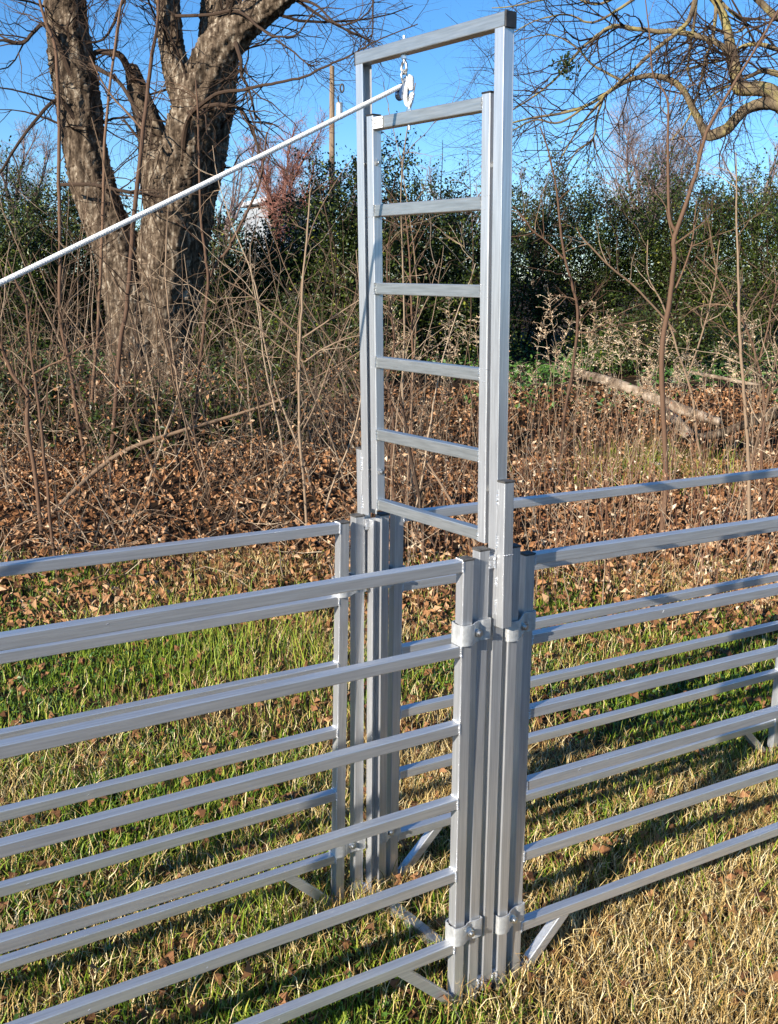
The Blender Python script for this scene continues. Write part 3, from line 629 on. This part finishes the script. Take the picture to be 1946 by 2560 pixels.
# white metal shed
sh0 = at(690, 700, 58); sh0[2] = 0
sx, sy = nrm(RH * .93 + FH * .36), nrm(FH * .93 - RH * .36)
eave = at(690, 508, 58)[2]
fS = Fr(sh0, math.atan2(sx[1], sx[0]), 0, 0, 0)
sd = empty('white_shed', sh0, 'pale metal shed with a white roof half hidden behind bushes, left of the gate', 'shed')
m = MB(); box(m, fS, (0, 0, -.2), (3.3, 7, eave), .02)
for k in range(33): box(m, fS, (.05 + k * .1, -.03, -.2), (.075 + k * .1, -.002, eave - .03), .005)
wl = m.build('wall', SIDING, sd)
m = MB(); box(m, fS, (.9, -.06, eave - 1.9), (1.8, -.035, eave - .8), .01); m.build('window', DARKGL, sd)
m = MB(); bar(m, fS, (1.65, -.35, eave + .26), (1.65, 7.3, eave + .26), 3.9, .24, (1, 0, 0), .04); m.build('roof', WHITE, sd)

# ------------------------------------------------------------------ evergreen shrubs
def shrub(px, top, wpx, v, n, label, base=None, ragged=.5):
    c = at(px, 800, v); b = np.array([c[0], c[1], float(ground_z(c[0], c[1]))]); Hs = at(px, top, v)[2] - b[2]; Ws = wpx * v / FPX
    t = empty('evergreen_shrub', b, label, 'shrub', 'evergreen shrubs of the hedge')
    m = MB(); k = 12
    D = np.stack([rng.normal(0, .28, k), rng.normal(0, .28, k), np.ones(k)], -1)
    p, r = grow(b + np.stack([rng.normal(0, .12 * Ws, k), rng.normal(0, .2, k), np.zeros(k)], -1), D, Hs * rng.uniform(.75, 1.02, k), np.full(k, .022), 10, .10, .04, .15); tubes(m, p, r, 5, tone=.2)
    P, D, rr = sprout(p, r, 150, .75, .1); p1, r1 = grow(P, D, Ws * .30 * rng.uniform(.3, 1.1, 150), np.full(150, .006), 7, .14, .04, .3); tubes(m, p1, r1, 3, tone=rng.uniform(0, .5, 150))
    P, D, rr = sprout(p1, r1, 420, .7, .1); p2, r2 = grow(P, D, .34 * rng.uniform(.4, 1.2, 420), np.full(420, .003), 4, .2, .02, .4); tubes(m, p2, r2, 3, tone=rng.uniform(0, .5, 420))
    m.build('stems', TWIG, t)
    m = MB()
    # leaves along the upper shoots, and dense clumps below
    a = np.concatenate([p1.reshape(-1, 3), p2.reshape(-1, 3)]); nw = int(n * .30); w_ = a[rng.integers(0, len(a), nw)] + rng.normal(0, .05, (nw, 3))
    nc = 330; u = rng.uniform(-1, 1, (nc, 3)); cc = b + u[:, :1] * Ws * .56 * RH + u[:, 1:2] * .6 * FH
    ph = rng.uniform(0, 6, 3); cap_ = .74 + .10 * np.sin(3 * u[:, 0] + ph[0]) + .08 * np.sin(7 * u[:, 0] + ph[1]) - .12 * u[:, 0] ** 2
    cc[:, 2] = b[2] + .08 + Hs * cap_ * rng.uniform(0, 1, nc) ** .85
    sg_ = rng.uniform(.07, .19, nc); ci = rng.integers(0, nc, n - nw)
    f_ = cc[ci] + rng.normal(0, 1, (n - nw, 3)) * sg_[ci][:, None]
    P = np.concatenate([w_, f_]); P = P[P[:, 2] > b[2] + .05]
    tn = np.clip(rng.normal(.33, .17, len(P)) + (rng.random(len(P)) < .05) * .5, 0, 1)
    leaves(m, P, rng.uniform(.034, .066, len(P)), tn, asp=.52)
    m.build('foliage', PRIVET, t)
NS = 25000
for a in ((1330, 405, 330, 18.0, NS, 'dark evergreen shrub directly right of the tall gate post'),
          (1500, 440, 330, 19.0, NS, 'evergreen shrub behind the long straight weed stalks, second from the gate post'),
          (1660, 395, 330, 18.5, NS, 'evergreen shrub behind the forked sapling on the right'),
          (1800, 380, 300, 19.5, NS, 'tall evergreen shrub under the crooked limb at the right'),
          (1940, 360, 320, 18.0, NS, 'evergreen shrub cut by the right edge of the photo'),
          (1010, 335, 290, 15.6, NS, 'tallest evergreen shrub, filling the upper gate opening'),
          (1130, 420, 260, 16.6, NS, 'evergreen shrub behind the right stile of the raised gate'),
          (870, 345, 250, 14.8, NS, 'tall airy evergreen shrub in front of the utility pole'),
          (730, 560, 280, 15.5, NS, 'low evergreen shrub in front of the white shed'),
          (590, 500, 270, 15.8, NS, 'evergreen shrub touching the right side of the old trunk'),
          (455, 560, 240, 17.0, 20000, 'dark evergreen shrub hidden behind the old trunk'),
          (250, 400, 280, 17.5, 20000, 'dark evergreen shrub behind the left stem of the old tree'),
          (90, 385, 300, 17.0, NS, 'evergreen shrub left of the old trunk'),
          (-60, 440, 300, 15.5, NS, 'evergreen shrub cut by the left edge of the photo')):
    shrub(*a)
for px, top, wpx, vv, n_, lab in ((500, 1010, 190, 9.2, 2600, 'low leafy evergreen seedling below the old trunk, just above the leaning dead branch'),
                                  (640, 900, 230, 11.5, 5000, 'low evergreen bush right of the old trunk base'),
                                  (330, 1000, 160, 8.6, 1500, 'small sparse evergreen seedling at the foot of the old trunk'),
                                  (60, 880, 240, 10.5, 4500, 'low dark evergreen bush at the left edge behind the brambles'),
                                  (1680, 800, 380, 15.2, 9000, 'low bright green bush right of the forked sapling'),
                                  (760, 760, 300, 13.2, 9000, 'low dark evergreen bush behind the pale forking sapling')):
    shrub(px, top, wpx, vv, n_, lab)
# ground ivy in front of the hedge
n = 26000; u_ = rng.uniform(-6.5, 10, n); v_ = rng.uniform(12.6, 19, n); keep = (np.sin(1.9 * u_ + .8 * v_) + np.sin(3.1 * u_ - 1.7 * v_ + 1) + rng.normal(0, .7, n) + (v_ - 14) * .35) > -.1
u_, v_ = u_[keep], v_[keep]; x_, y_ = xy(u_, v_); P = np.stack([x_, y_, ground_z(x_, y_) + rng.uniform(.01, .22, len(x_))], -1)
m = MB(); leaves(m, P, rng.uniform(.04, .09, len(P)), np.clip(rng.normal(.4, .22, len(P)), 0, 1), N=nrm(rng.normal(0, .5, P.shape) + [-.3, -.3, .8]), asp=.55)
tag(m.build('ground_ivy', IVY), 'green ivy carpet on the bank below the hedge', 'ivy', None, 'stuff')

# ------------------------------------------------------------------ logs and dead branches
def v_on_ground(px, py, lift):
    vs = np.linspace(3, 40, 1500); d = CF + CR * (px - 973) / FPX - CU * (py - 1280) / FPX
    p = CAM[None] + d[None] * (vs / (d @ FH))[:, None]; g_ = p[:, 2] - ground_z(p[:, 0], p[:, 1]) - lift
    return float(vs[np.argmax(g_ < 0)])
def lie(px, lift, vmin=0): return [(x, y, w_ , max(vmin, v_on_ground(x, y, lift))) for x, y, w_ in px]
def log(name, px, v, S, mt, label, cat, k=.03):
    P, R = limb_pts(px, v); m = MB(); C, r = bark_limb(m, P, R, S, .05)
    for e, f in ((0, 1), (-1, -1)):
        t_ = nrm(C[1] - C[0]) if e == 0 else nrm(C[-1] - C[-2]); cyl(m, C[e] - t_ * .004, C[e] + t_ * .004, r[e] * .9, 10)
    return tag(m.build(name, mt, smooth_=True), label, cat)
log('fallen_log', lie([(1345, 912, 15), (1400, 925, 19), (1511, 950, 24), (1600, 982, 25), (1688, 1018, 27), (1740, 1036, 26), (1800, 1056, 22)], .10, 11.9), 0.0, 20, LOG, 'long pale fallen log lying across the ditch bank at the right', 'log')
log('log_stub', [(1655, 1024, 24), (1690, 1052, 27), (1720, 1084, 30)], 11.75, 16, LOG, 'short broken log stub leaning against the long fallen log', 'log')
log('dark_log', [(1740, 1092, 14, .3), (1800, 1084, 22, .2), (1850, 1066, 20, .1), (1900, 1046, 26), (1990, 1016, 34)], 11.5, 16, BARK, 'dark rotten log at the right edge below the fallen log', 'log')
log('dead_branch', lie([(1720, 930, 7), (1790, 942, 9), (1868, 958, 8), (1900, 962, 4)], .22), 0.0, 9, LOG, 'pale straight dead branch lying on the ivy at the right', 'branch')
log('leaning_branch', [(130, 1285, 6, -.3), (160, 1252, 9, -.2), (241, 1177, 11), (321, 1123, 10, .1), (445, 1080, 9, .2), (589, 1037, 7, .3), (712, 995, 6, .4), (766, 957, 4, .5), (850, 910, 3, .6), (930, 860, 2, .6)], 7.2, 9, PALE, 'long pale dead branch leaning up from the leaf litter at the left', 'branch')
log('dead_stick', [(960, 955, 3.5, 1.6), (1015, 1070, 4.5, 1.1), (1090, 1190, 6, .6), (1150, 1290, 7, .2), (1190, 1360, 6)], 5.6, 7, PALE, 'pale straight dead stick slanting behind the lower gate opening', 'stick')

# ------------------------------------------------------------------ saplings
def sapling(lines, v, label, mt=None, n1=22, L1=.5, n2=60, tones=(.1, .8), name='sapling', wob=.17):
    P, R = limb_pts(lines[0], v); b = P[0].copy()
    t = empty(name, b, label, 'sapling', 'bare saplings in front of the hedge')
    m = MB(); LMs = []
    for l in lines:
        P, R = limb_pts(l, v); LMs.append(limb(m, P, R, .05, 8, wob=.0025, tone=rng.uniform(.2, .6)))
    m.build('stem', mt or STEM, t, smooth_=True)
    m = MB(); twiggery(m, LMs, n1, L1, .0045, n2, L1 * .45, .0025, n2, L1 * .22, .0016, wob=wob, grav=.03, t0=.3, tones=tones); m.build('twigs', mt or TWIG, t)
sapling([[(235, 1260, 10), (190, 1020, 10), (175, 920, 9), (150, 790, 9), (145, 640, 9), (142, 380, 9), (141, 140, 8), (112, 55, 7), (92, -30, 6)]], 8.3, 'dark slender sapling rising in front of the left stem of the old tree')
sapling([[(225, 1200, 9), (232, 1000, 9), (244, 860, 8), (252, 760, 8), (257, 640, 8), (262, 500, 8), (268, 330, 7), (298, 60, 6), (312, -30, 5)]], 9, 'dark wavy sapling crossing between the two stems of the old tree')
sapling([[(270, 1260, 13), (285, 1060, 12), (300, 860, 11), (318, 760, 11), (330, 600, 12), (338, 480, 11), (355, 300, 10), (372, 160, 9), (392, 60, 7), (396, -30, 6)], [(355, 322, 6), (310, 270, 5), (265, 215, 4), (225, 140, 3)]], 8, 'thickest reddish brown sapling standing before the middle of the old tree')
sapling([[(535, 1300, 5), (500, 1130, 5), (455, 1010, 5), (440, 900, 4), (425, 760, 4), (418, 650, 4), (424, 460, 3)]], 7.4, 'thin pale whip in front of the right stem of the old tree', PALE, 10, .3, 20)
sapling([[(470, 1240, 8), (492, 1010, 8), (505, 880, 8), (524, 720, 7), (518, 640, 7), (505, 520, 6), (497, 300, 5), (490, 200, 3)], [(520, 705, 7), (545, 650, 7), (568, 621, 7), (616, 525, 6), (650, 445, 5), (668, 330, 4)]], 8.6, 'brown forked sapling beside the right side of the old trunk', STEM)
sapling([[(768, 1330, 7), (760, 1200, 7), (752, 1080, 7), (755, 950, 6), (757, 835, 6), (765, 660, 5), (775, 530, 4), (776, 470, 2)], [(757, 845, 5), (690, 790, 4), (610, 725, 3), (560, 700, 2)], [(757, 845, 5), (800, 818, 4), (840, 790, 3.5), (900, 750, 3)], [(760, 905, 4), (690, 860, 3), (640, 815, 2.5)], [(762, 905, 4), (800, 880, 4), (860, 850, 3), (905, 838, 2)]], 6.4, 'pale straight sapling with wide forking branches just left of the gate', PALE, 26, .45, 70)
sapling([[(155, 1530, 8), (150, 1480, 8), (130, 1310, 8), (122, 1200, 8), (108, 1060, 8), (95, 960, 7), (82, 870, 7), (72, 770, 6), (45, 712, 5), (20, 650, 3)], [(84, 935, 5), (120, 915, 5), (165, 895, 4), (215, 860, 3)]], 5.8, 'brown sapling with a pale side branch at the left edge', STEM, 18, .35, 50)
sapling([[(105, 1340, 11), (91, 1198, 11), (70, 1075, 11), (66, 985, 11), (50, 965, 10), (25, 930, 10), (0, 860, 9), (-30, 760, 7)]], 6.3, 'dark thick crooked stem at the far left edge', STEM, 14, .4, 40)
sapling([[(470, 1290, 8), (460, 1214, 8), (440, 1128, 9), (450, 1043, 8), (440, 960, 7), (420, 860, 5), (400, 770, 3)]], 7.7, 'short dark sapling among brambles below the old trunk', TWIG, 14, .4, 50)
sapling([[(1040, 1260, 6), (1030, 1060, 7), (1030, 980, 7), (1033, 900, 6), (1031, 760, 5), (1025, 640, 4), (1012, 520, 3)]], 7.6, 'straight light brown sapling seen through the middle of the gate opening', STEM, 18, .4, 60)
sapling([[(1062, 1400, 9), (1055, 1320, 9), (1045, 1225, 9), (1022, 1125, 8), (1012, 1060, 6), (1000, 980, 4)]], 6.2, 'short dark sapling behind the bottom bar of the raised gate', TWIG, 10, .3, 30)
sapling([[(985, 1280, 8), (980, 1160, 8), (985, 1060, 8), (972, 960, 7), (985, 860, 5), (968, 700, 4), (975, 590, 3), (1010, 560, 2)]], 7.0, 'knotty brown sapling beside the left stile of the raised gate', STEM, 16, .4, 60)
sapling([[(1650, 1480, 14), (1656, 1330, 14), (1668, 1200, 13), (1660, 1010, 13), (1660, 880, 13), (1680, 740, 12), (1690, 640, 11), (1692, 585, 11), (1742, 444, 9), (1760, 370, 8), (1786, 302, 8), (1857, 178, 6), (1946, 27, 5), (1985, -40, 4)], [(1692, 585, 8), (1672, 530, 7), (1670, 355, 6), (1665, 250, 5), (1640, 200, 4), (1627, 178, 4), (1618, 60, 3), (1610, -30, 2)], [(1690, 720, 5), (1720, 640, 4), (1735, 560, 3), (1742, 500, 2)]], 6.6, 'tall reddish forked sapling on the right, the thickest one there', STEM, 26, .5, 90)
sapling([[(1395, 1180, 6), (1413, 1033, 7), (1431, 944, 7), (1444, 825, 7), (1440, 750, 7), (1409, 644, 6), (1391, 488, 5), (1369, 377, 4), (1350, 315, 3)], [(1409, 646, 5), (1370, 605, 4), (1333, 577, 4), (1310, 545, 3), (1282, 515, 2.5)], [(1446, 830, 4), (1480, 832, 3.5), (1540, 815, 3), (1615, 800, 2)]], 8.2, 'slender pale brown forked sapling right of the gate post', STEM, 22, .5, 80)
sapling([[(1690, 830, 5), (1640, 770, 5), (1586, 710, 5), (1520, 657, 4.5), (1475, 613, 4), (1450, 585, 3), (1442, 568, 2)]], 8.4, 'pale slanting whip in front of the dark hedge on the right', PALE, 10, .35, 30)
sapling([[(1872, 1450, 10), (1874, 1300, 10), (1876, 1150, 9), (1868, 1000, 8), (1857, 800, 7), (1857, 700, 6), (1850, 500, 4), (1840, 380, 2)], [(1878, 1160, 6), (1905, 1060, 6), (1930, 960, 5), (1960, 800, 4)]], 6.0, 'pale sapling clump nearest the right edge', PALE, 26, .5, 80)
sapling([[(1760, 1180, 6), (1745, 1100, 6), (1735, 1000, 6), (1700, 880, 5), (1660, 760, 4), (1625, 690, 3), (1620, 600, 2)], [(1720, 940, 4), (1760, 820, 4), (1790, 700, 3), (1800, 600, 2)]], 8.8, 'thin grey sapling crossing behind the forked sapling on the right', PALE, 20, .5, 70)
sapling([[(1915, 1280, 8), (1905, 1150, 8), (1912, 1000, 7), (1880, 860, 6), (1830, 760, 5), (1790, 690, 4), (1740, 640, 3)], [(1900, 900, 5), (1925, 800, 4), (1946, 700, 3)]], 7.4, 'bushy tan sapling at the right edge above the top rail', STEM, 30, .5, 110)

# ------------------------------------------------------------------ brambles, weeds, litter, grass (uncountable)
def on_ground(u, v): x, y = xy(u, v); return np.stack([x, y, ground_z(x, y)], -1)
n = 900; v_ = np.sqrt(rng.uniform(5.6 ** 2, 12.5 ** 2, n)); u_ = rng.uniform(-.47, .02, n) * v_ * 1.12
P = on_ground(u_, v_); D = np.stack([rng.normal(0, .45, n), rng.normal(0, .45, n), np.ones(n)], -1)
hh = np.clip((.42 + .15 * (v_ - 5.5)), .35, 1.3) * rng.uniform(.5, 1.4, n)
m = MB(); p, r = grow(P, D, hh, rng.uniform(.002, .0058, n), 9, .13, -.03, .3); tubes(m, p, r, 3, tone=rng.uniform(0, 1, n) ** 1.5)
k = 1700; P, D, rr = sprout(p, r, k, .9, .15); p1, r1 = grow(P, D, rng.uniform(.1, .6, k), np.full(k, .0024), 6, .2, -.01, .35); tubes(m, p1, r1, 3, tone=rng.uniform(0, 1, k))
k = 1900; P, D, rr = sprout(p1, r1, k, .8, .15); p2, r2 = grow(P, D, rng.uniform(.06, .25, k), np.full(k, .0017), 4, .25, 0, .4); tubes(m, p2, r2, 3, tone=rng.uniform(.1, 1, k))
# taller whips standing above the brambles
n = 150; v_ = rng.uniform(6.5, 12.5, n); u_ = rng.uniform(-.46, .03, n) * v_; P = on_ground(u_, v_); D = np.stack([rng.normal(0, .22, n), rng.normal(0, .22, n), np.ones(n)], -1)
p3, r3 = grow(P, D, rng.uniform(1.1, 2.9, n), rng.uniform(.004, .010, n), 16, .07, 0, .3); tubes(m, p3, r3, 5, tone=rng.uniform(0, .8, n))
k = 560; P, D, rr = sprout(p3, r3, k, .8, .3); p4, r4 = grow(P, D, rng.uniform(.15, .7, k), np.full(k, .0028), 7, .17, .02, .35); tubes(m, p4, r4, 3, tone=rng.uniform(0, .9, k))
k = 900; P, D, rr = sprout(p4, r4, k, .8, .2); p5, r5 = grow(P, D, rng.uniform(.06, .3, k), np.full(k, .0019), 5, .2, .02, .35); tubes(m, p5, r5, 3, tone=rng.uniform(0, .9, k))
tag(m.build('bramble_thicket', PALE), 'tangled bare brambles below the old tree at the left', 'brambles', None, 'stuff')
m = MB(); a = np.concatenate([p1.reshape(-1, 3), p2.reshape(-1, 3)]); P = a[rng.integers(0, len(a), 7000)] + rng.normal(0, .03, (7000, 3)); P = P[P[:, 2] < P[:, 2].mean() + .5]
leaves(m, P, rng.uniform(.015, .045, len(P)), rng.uniform(0, 1, len(P)), asp=.6, fold=.8)
tag(m.build('bramble_leaves', LITTER), 'withered brown leaves clinging to the brambles', 'leaves', None, 'stuff')
# upright dry weeds on the right
n = 640; v_ = np.sqrt(rng.uniform(5.1 ** 2, 9.2 ** 2, n)); u_ = rng.uniform(-.02, .42, n) * v_ * 1.1
P = on_ground(u_, v_); D = np.stack([rng.normal(0, .13, n), rng.normal(0, .13, n), np.ones(n)], -1)
m = MB(); p, r = grow(P, D, np.clip(.3 + .12 * (v_ - 5), .2, .62) * rng.uniform(.4, 1.6, n), rng.uniform(.0018, .0042, n), 8, .06, .0, .4); tubes(m, p, r, 3, tone=rng.uniform(0, .8, n))
k = 1200; P, D, rr = sprout(p, r, k, .7, .3); p1, r1 = grow(P, D, rng.uniform(.05, .3, k), np.full(k, .0013), 5, .15, .0, .4); tubes(m, p1, r1, 3, tone=rng.uniform(.1, 1, k))
P, D, rr = sprout(p, r, 2000, 1.0, .2); leaves(m, P + D * rng.uniform(0, .06, (2000, 1)), rng.uniform(.015, .05, 2000), rng.uniform(0, 1, 2000), asp=.4, fold=1)
tag(m.build('dry_weeds', WEED), 'tall reddish dry weed stalks right of the gate', 'weeds', None, 'stuff')
# feathery seed heads in front of the hedge
n = 84; v_ = rng.uniform(9, 12, n); u_ = np.concatenate([rng.uniform(.12, .27, 50), rng.uniform(.02, .1, 20), rng.uniform(.25, .38, 14)]) * v_
P = on_ground(u_, v_); D = np.stack([rng.normal(0, .1, n), rng.normal(0, .1, n), np.ones(n)], -1)
m = MB(); p, r = grow(P, D, rng.uniform(1.0, 1.75, n), np.full(n, .003), 12, .07, -.005, .5); tubes(m, p, r, 3, tone=.6)
k = 2000; P, D, rr = sprout(p, r, k, .8, .78, 1.0); p1, r1 = grow(P, D, rng.uniform(.03, .14, k), np.full(k, .0016), 4, .2, -.12, .5); tubes(m, p1, r1, 3, tone=rng.uniform(.5, 1, k))
P = p1[rng.integers(0, k, 3500), rng.integers(1, 5, 3500)] + rng.normal(0, .008, (3500, 3)); leaves(m, P, rng.uniform(.012, .03, 3500), rng.uniform(.45, 1, 3500), asp=.5, fold=.8)
tag(m.build('seed_heads', WEED), 'drooping tan seed heads of dry goldenrod before the hedge', 'weeds', None, 'stuff')
# leaf litter
def scatter(n, u0, u1, v0, v1): v = np.sqrt(rng.uniform(v0 * v0, v1 * v1, n)); return rng.uniform(u0, u1, n) * v, v
u_, v_ = scatter(52000, -.5, .52, 4.9, 13.5); P = on_ground(u_, v_); P[:, 2] += rng.uniform(.0, .05, len(P)) * (1 + .6 * smooth(5, 8, v_))
m = MB(); leaves(m, P, rng.uniform(.025, .07, len(P)), rng.beta(1.6, 1.8, len(P)), N=nrm(rng.normal(0, .75, P.shape) + [-.2, -.2, .9]), asp=.62, fold=.9)
u_, v_ = scatter(1900, -.55, .6, 1.4, 5.2); P = on_ground(u_, v_); P[:, 2] += rng.uniform(.012, .045, len(P))
N_ = nrm(rng.normal(0, .6, P.shape) + [0, 0, .9])
for q in range(3): leaves(m, P + rng.normal(0, .012, P.shape) * [1, 1, .5], rng.uniform(.02, .05, len(P)), np.clip(rng.normal(.3, .15, len(P)), 0, 1), N=nrm(N_ + rng.normal(0, .35, P.shape)), asp=.6, fold=1.2)
tag(m.build('leaf_litter', LITTER), 'brown fallen leaves scattered over the ground', 'leaves', None, 'stuff')
# grass blades
def blades(mb, P, h, wd, lean, tone, seg=3):
    n = len(P); az = rng.uniform(0, 2 * math.pi, n); d = np.stack([np.cos(az), np.sin(az), np.zeros(n)], -1); sd = np.stack([-np.sin(az), np.cos(az), np.zeros(n)], -1)
    sd = nrm(sd + rng.normal(0, .5, (n, 3)) * [1, 1, .4])
    t = np.linspace(0, 1, seg + 1); th = lean[:, None] * t[None] ** 1.0
    dz = np.cos(th); dx = np.sin(th)
    z = np.concatenate([np.zeros((n, 1)), np.cumsum((dz[:, 1:] + dz[:, :-1]) / 2, 1) / seg], 1); x = np.concatenate([np.zeros((n, 1)), np.cumsum((dx[:, 1:] + dx[:, :-1]) / 2, 1) / seg], 1)
    kink = rng.normal(0, .12, (n, seg + 1)) * t[None]
    c = P[:, None] + h[:, None, None] * (x[..., None] * d[:, None] + (kink[..., None]) * sd[:, None]); c[..., 2] += h[:, None] * z
    ww = wd[:, None] * np.array([1, .95, .7, .12])[None] if seg == 3 else wd[:, None] * np.linspace(1, .15, seg + 1)[None]
    v = np.stack([c - sd[:, None] * ww[..., None] * .5, c + sd[:, None] * ww[..., None] * .5], 2)
    b = np.arange(n)[:, None] * (seg + 1) * 2 + np.arange(seg)[None] * 2
    mb.add(v.reshape(-1, 3), np.stack([b, b + 1, b + 3, b + 2], -1).reshape(-1, 4), tone=np.repeat(tone, seg))
def patch(u, v): return np.sin(2.3 * u + 1.1 * v) + np.sin(4.7 * u - 3.1 * v + 2) * .8 + np.sin(1.1 * u + 5.3 * v + 4) * .6
# straw
u_, v_ = scatter(150000, -.62, .62, 1.25, 3.6); u2, v2 = scatter(80000, -.5, .55, 3.6, 6.3); u_, v_ = np.append(u_, u2), np.append(v_, v2)
k = rng.random(len(u_)) < np.clip(.36 - .17 * patch(u_, v_) - .10 * smooth(3.2, 4.4, v_), .06, 1); u_, v_ = u_[k], v_[k]; n = len(u_)
m = MB(); P = on_ground(u_, v_); P[:, 2] += rng.uniform(-.004, .012, n)
blades(m, P, rng.uniform(.035, .105, n), rng.uniform(.0013, .0034, n), rng.uniform(.5, 2.0, n), rng.beta(1.2, 1.1, n))
tag(m.build('dry_grass', STRAW), 'dry straw coloured lawn grass under the panels', 'grass', None, 'stuff')
# green
u_, v_ = scatter(110000, -.62, .62, 1.25, 3.6); u2, v2 = scatter(110000, -.5, .55, 3.6, 6.3); u_, v_ = np.append(u_, u2), np.append(v_, v2)
k = rng.random(len(u_)) < np.clip(.22 + .20 * patch(u_, v_) + .06 * smooth(3.0, 4.2, v_) - .3 * smooth(4.6, 5.4, v_), .05, 1); u_, v_ = u_[k], v_[k]; n = len(u_)
m = MB(); P = on_ground(u_, v_); P[:, 2] -= .003
blades(m, P, rng.uniform(.03, .085, n), rng.uniform(.0024, .0055, n), rng.uniform(.1, 1.6, n), np.clip(rng.normal(.5, .25, n), 0, 1))
# long tufts behind the far left panel and in the alley
for (px, py, v, k, rad, hh) in ((560, 1690, 4.55, 420, .35, .24), (700, 1660, 4.6, 260, .3, .22), (480, 1640, 4.9, 200, .35, .22), (690, 2350, 2.6, 220, .12, .13), (760, 2300, 2.75, 160, .1, .14), (620, 2420, 2.5, 160, .12, .12), (1850, 1880, 3.5, 260, .25, .14), (1700, 2130, 2.9, 200, .2, .13), (1640, 1130, 9.0, 500, .4, .35)):
    q = at(px, py, v); P = np.stack([q[0] + rng.normal(0, rad, k), q[1] + rng.normal(0, rad, k), np.zeros(k)], -1); P[:, 2] = ground_z(P[:, 0], P[:, 1])
    blades(m, P, hh * rng.uniform(.4, 1.15, k), rng.uniform(.002, .0045, k), rng.uniform(.1, 1.3, k), np.clip(rng.normal(.68, .2, k), 0, 1))
tag(m.build('green_grass', GREEN), 'green grass blades growing through the dry lawn', 'grass', None, 'stuff')
# small clover-like leaves
u_, v_ = scatter(60000, -.55, .58, 1.3, 6.2); k = rng.random(len(u_)) < np.clip(.10 + .22 * patch(u_ + 3, v_ * 1.1) + .25 * smooth(3.2, 4.4, v_) - .5 * smooth(5.0, 5.9, v_), .0, 1); u_, v_ = u_[k], v_[k]
m = MB(); P = on_ground(u_, v_); P[:, 2] += rng.uniform(.004, .045, len(P)); leaves(m, P, rng.uniform(.008, .022, len(P)), np.clip(rng.normal(.5, .2, len(P)), 0, 1), N=nrm(rng.normal(0, .5, P.shape) + [-.2, -.1, .8]), asp=.8)
tag(m.build('lawn_weeds', IVY), 'low broad leaved green weeds in the lawn', 'weeds', None, 'stuff')
for o in SC.objects:
    if '_o' in o.keys(): del o['_o']
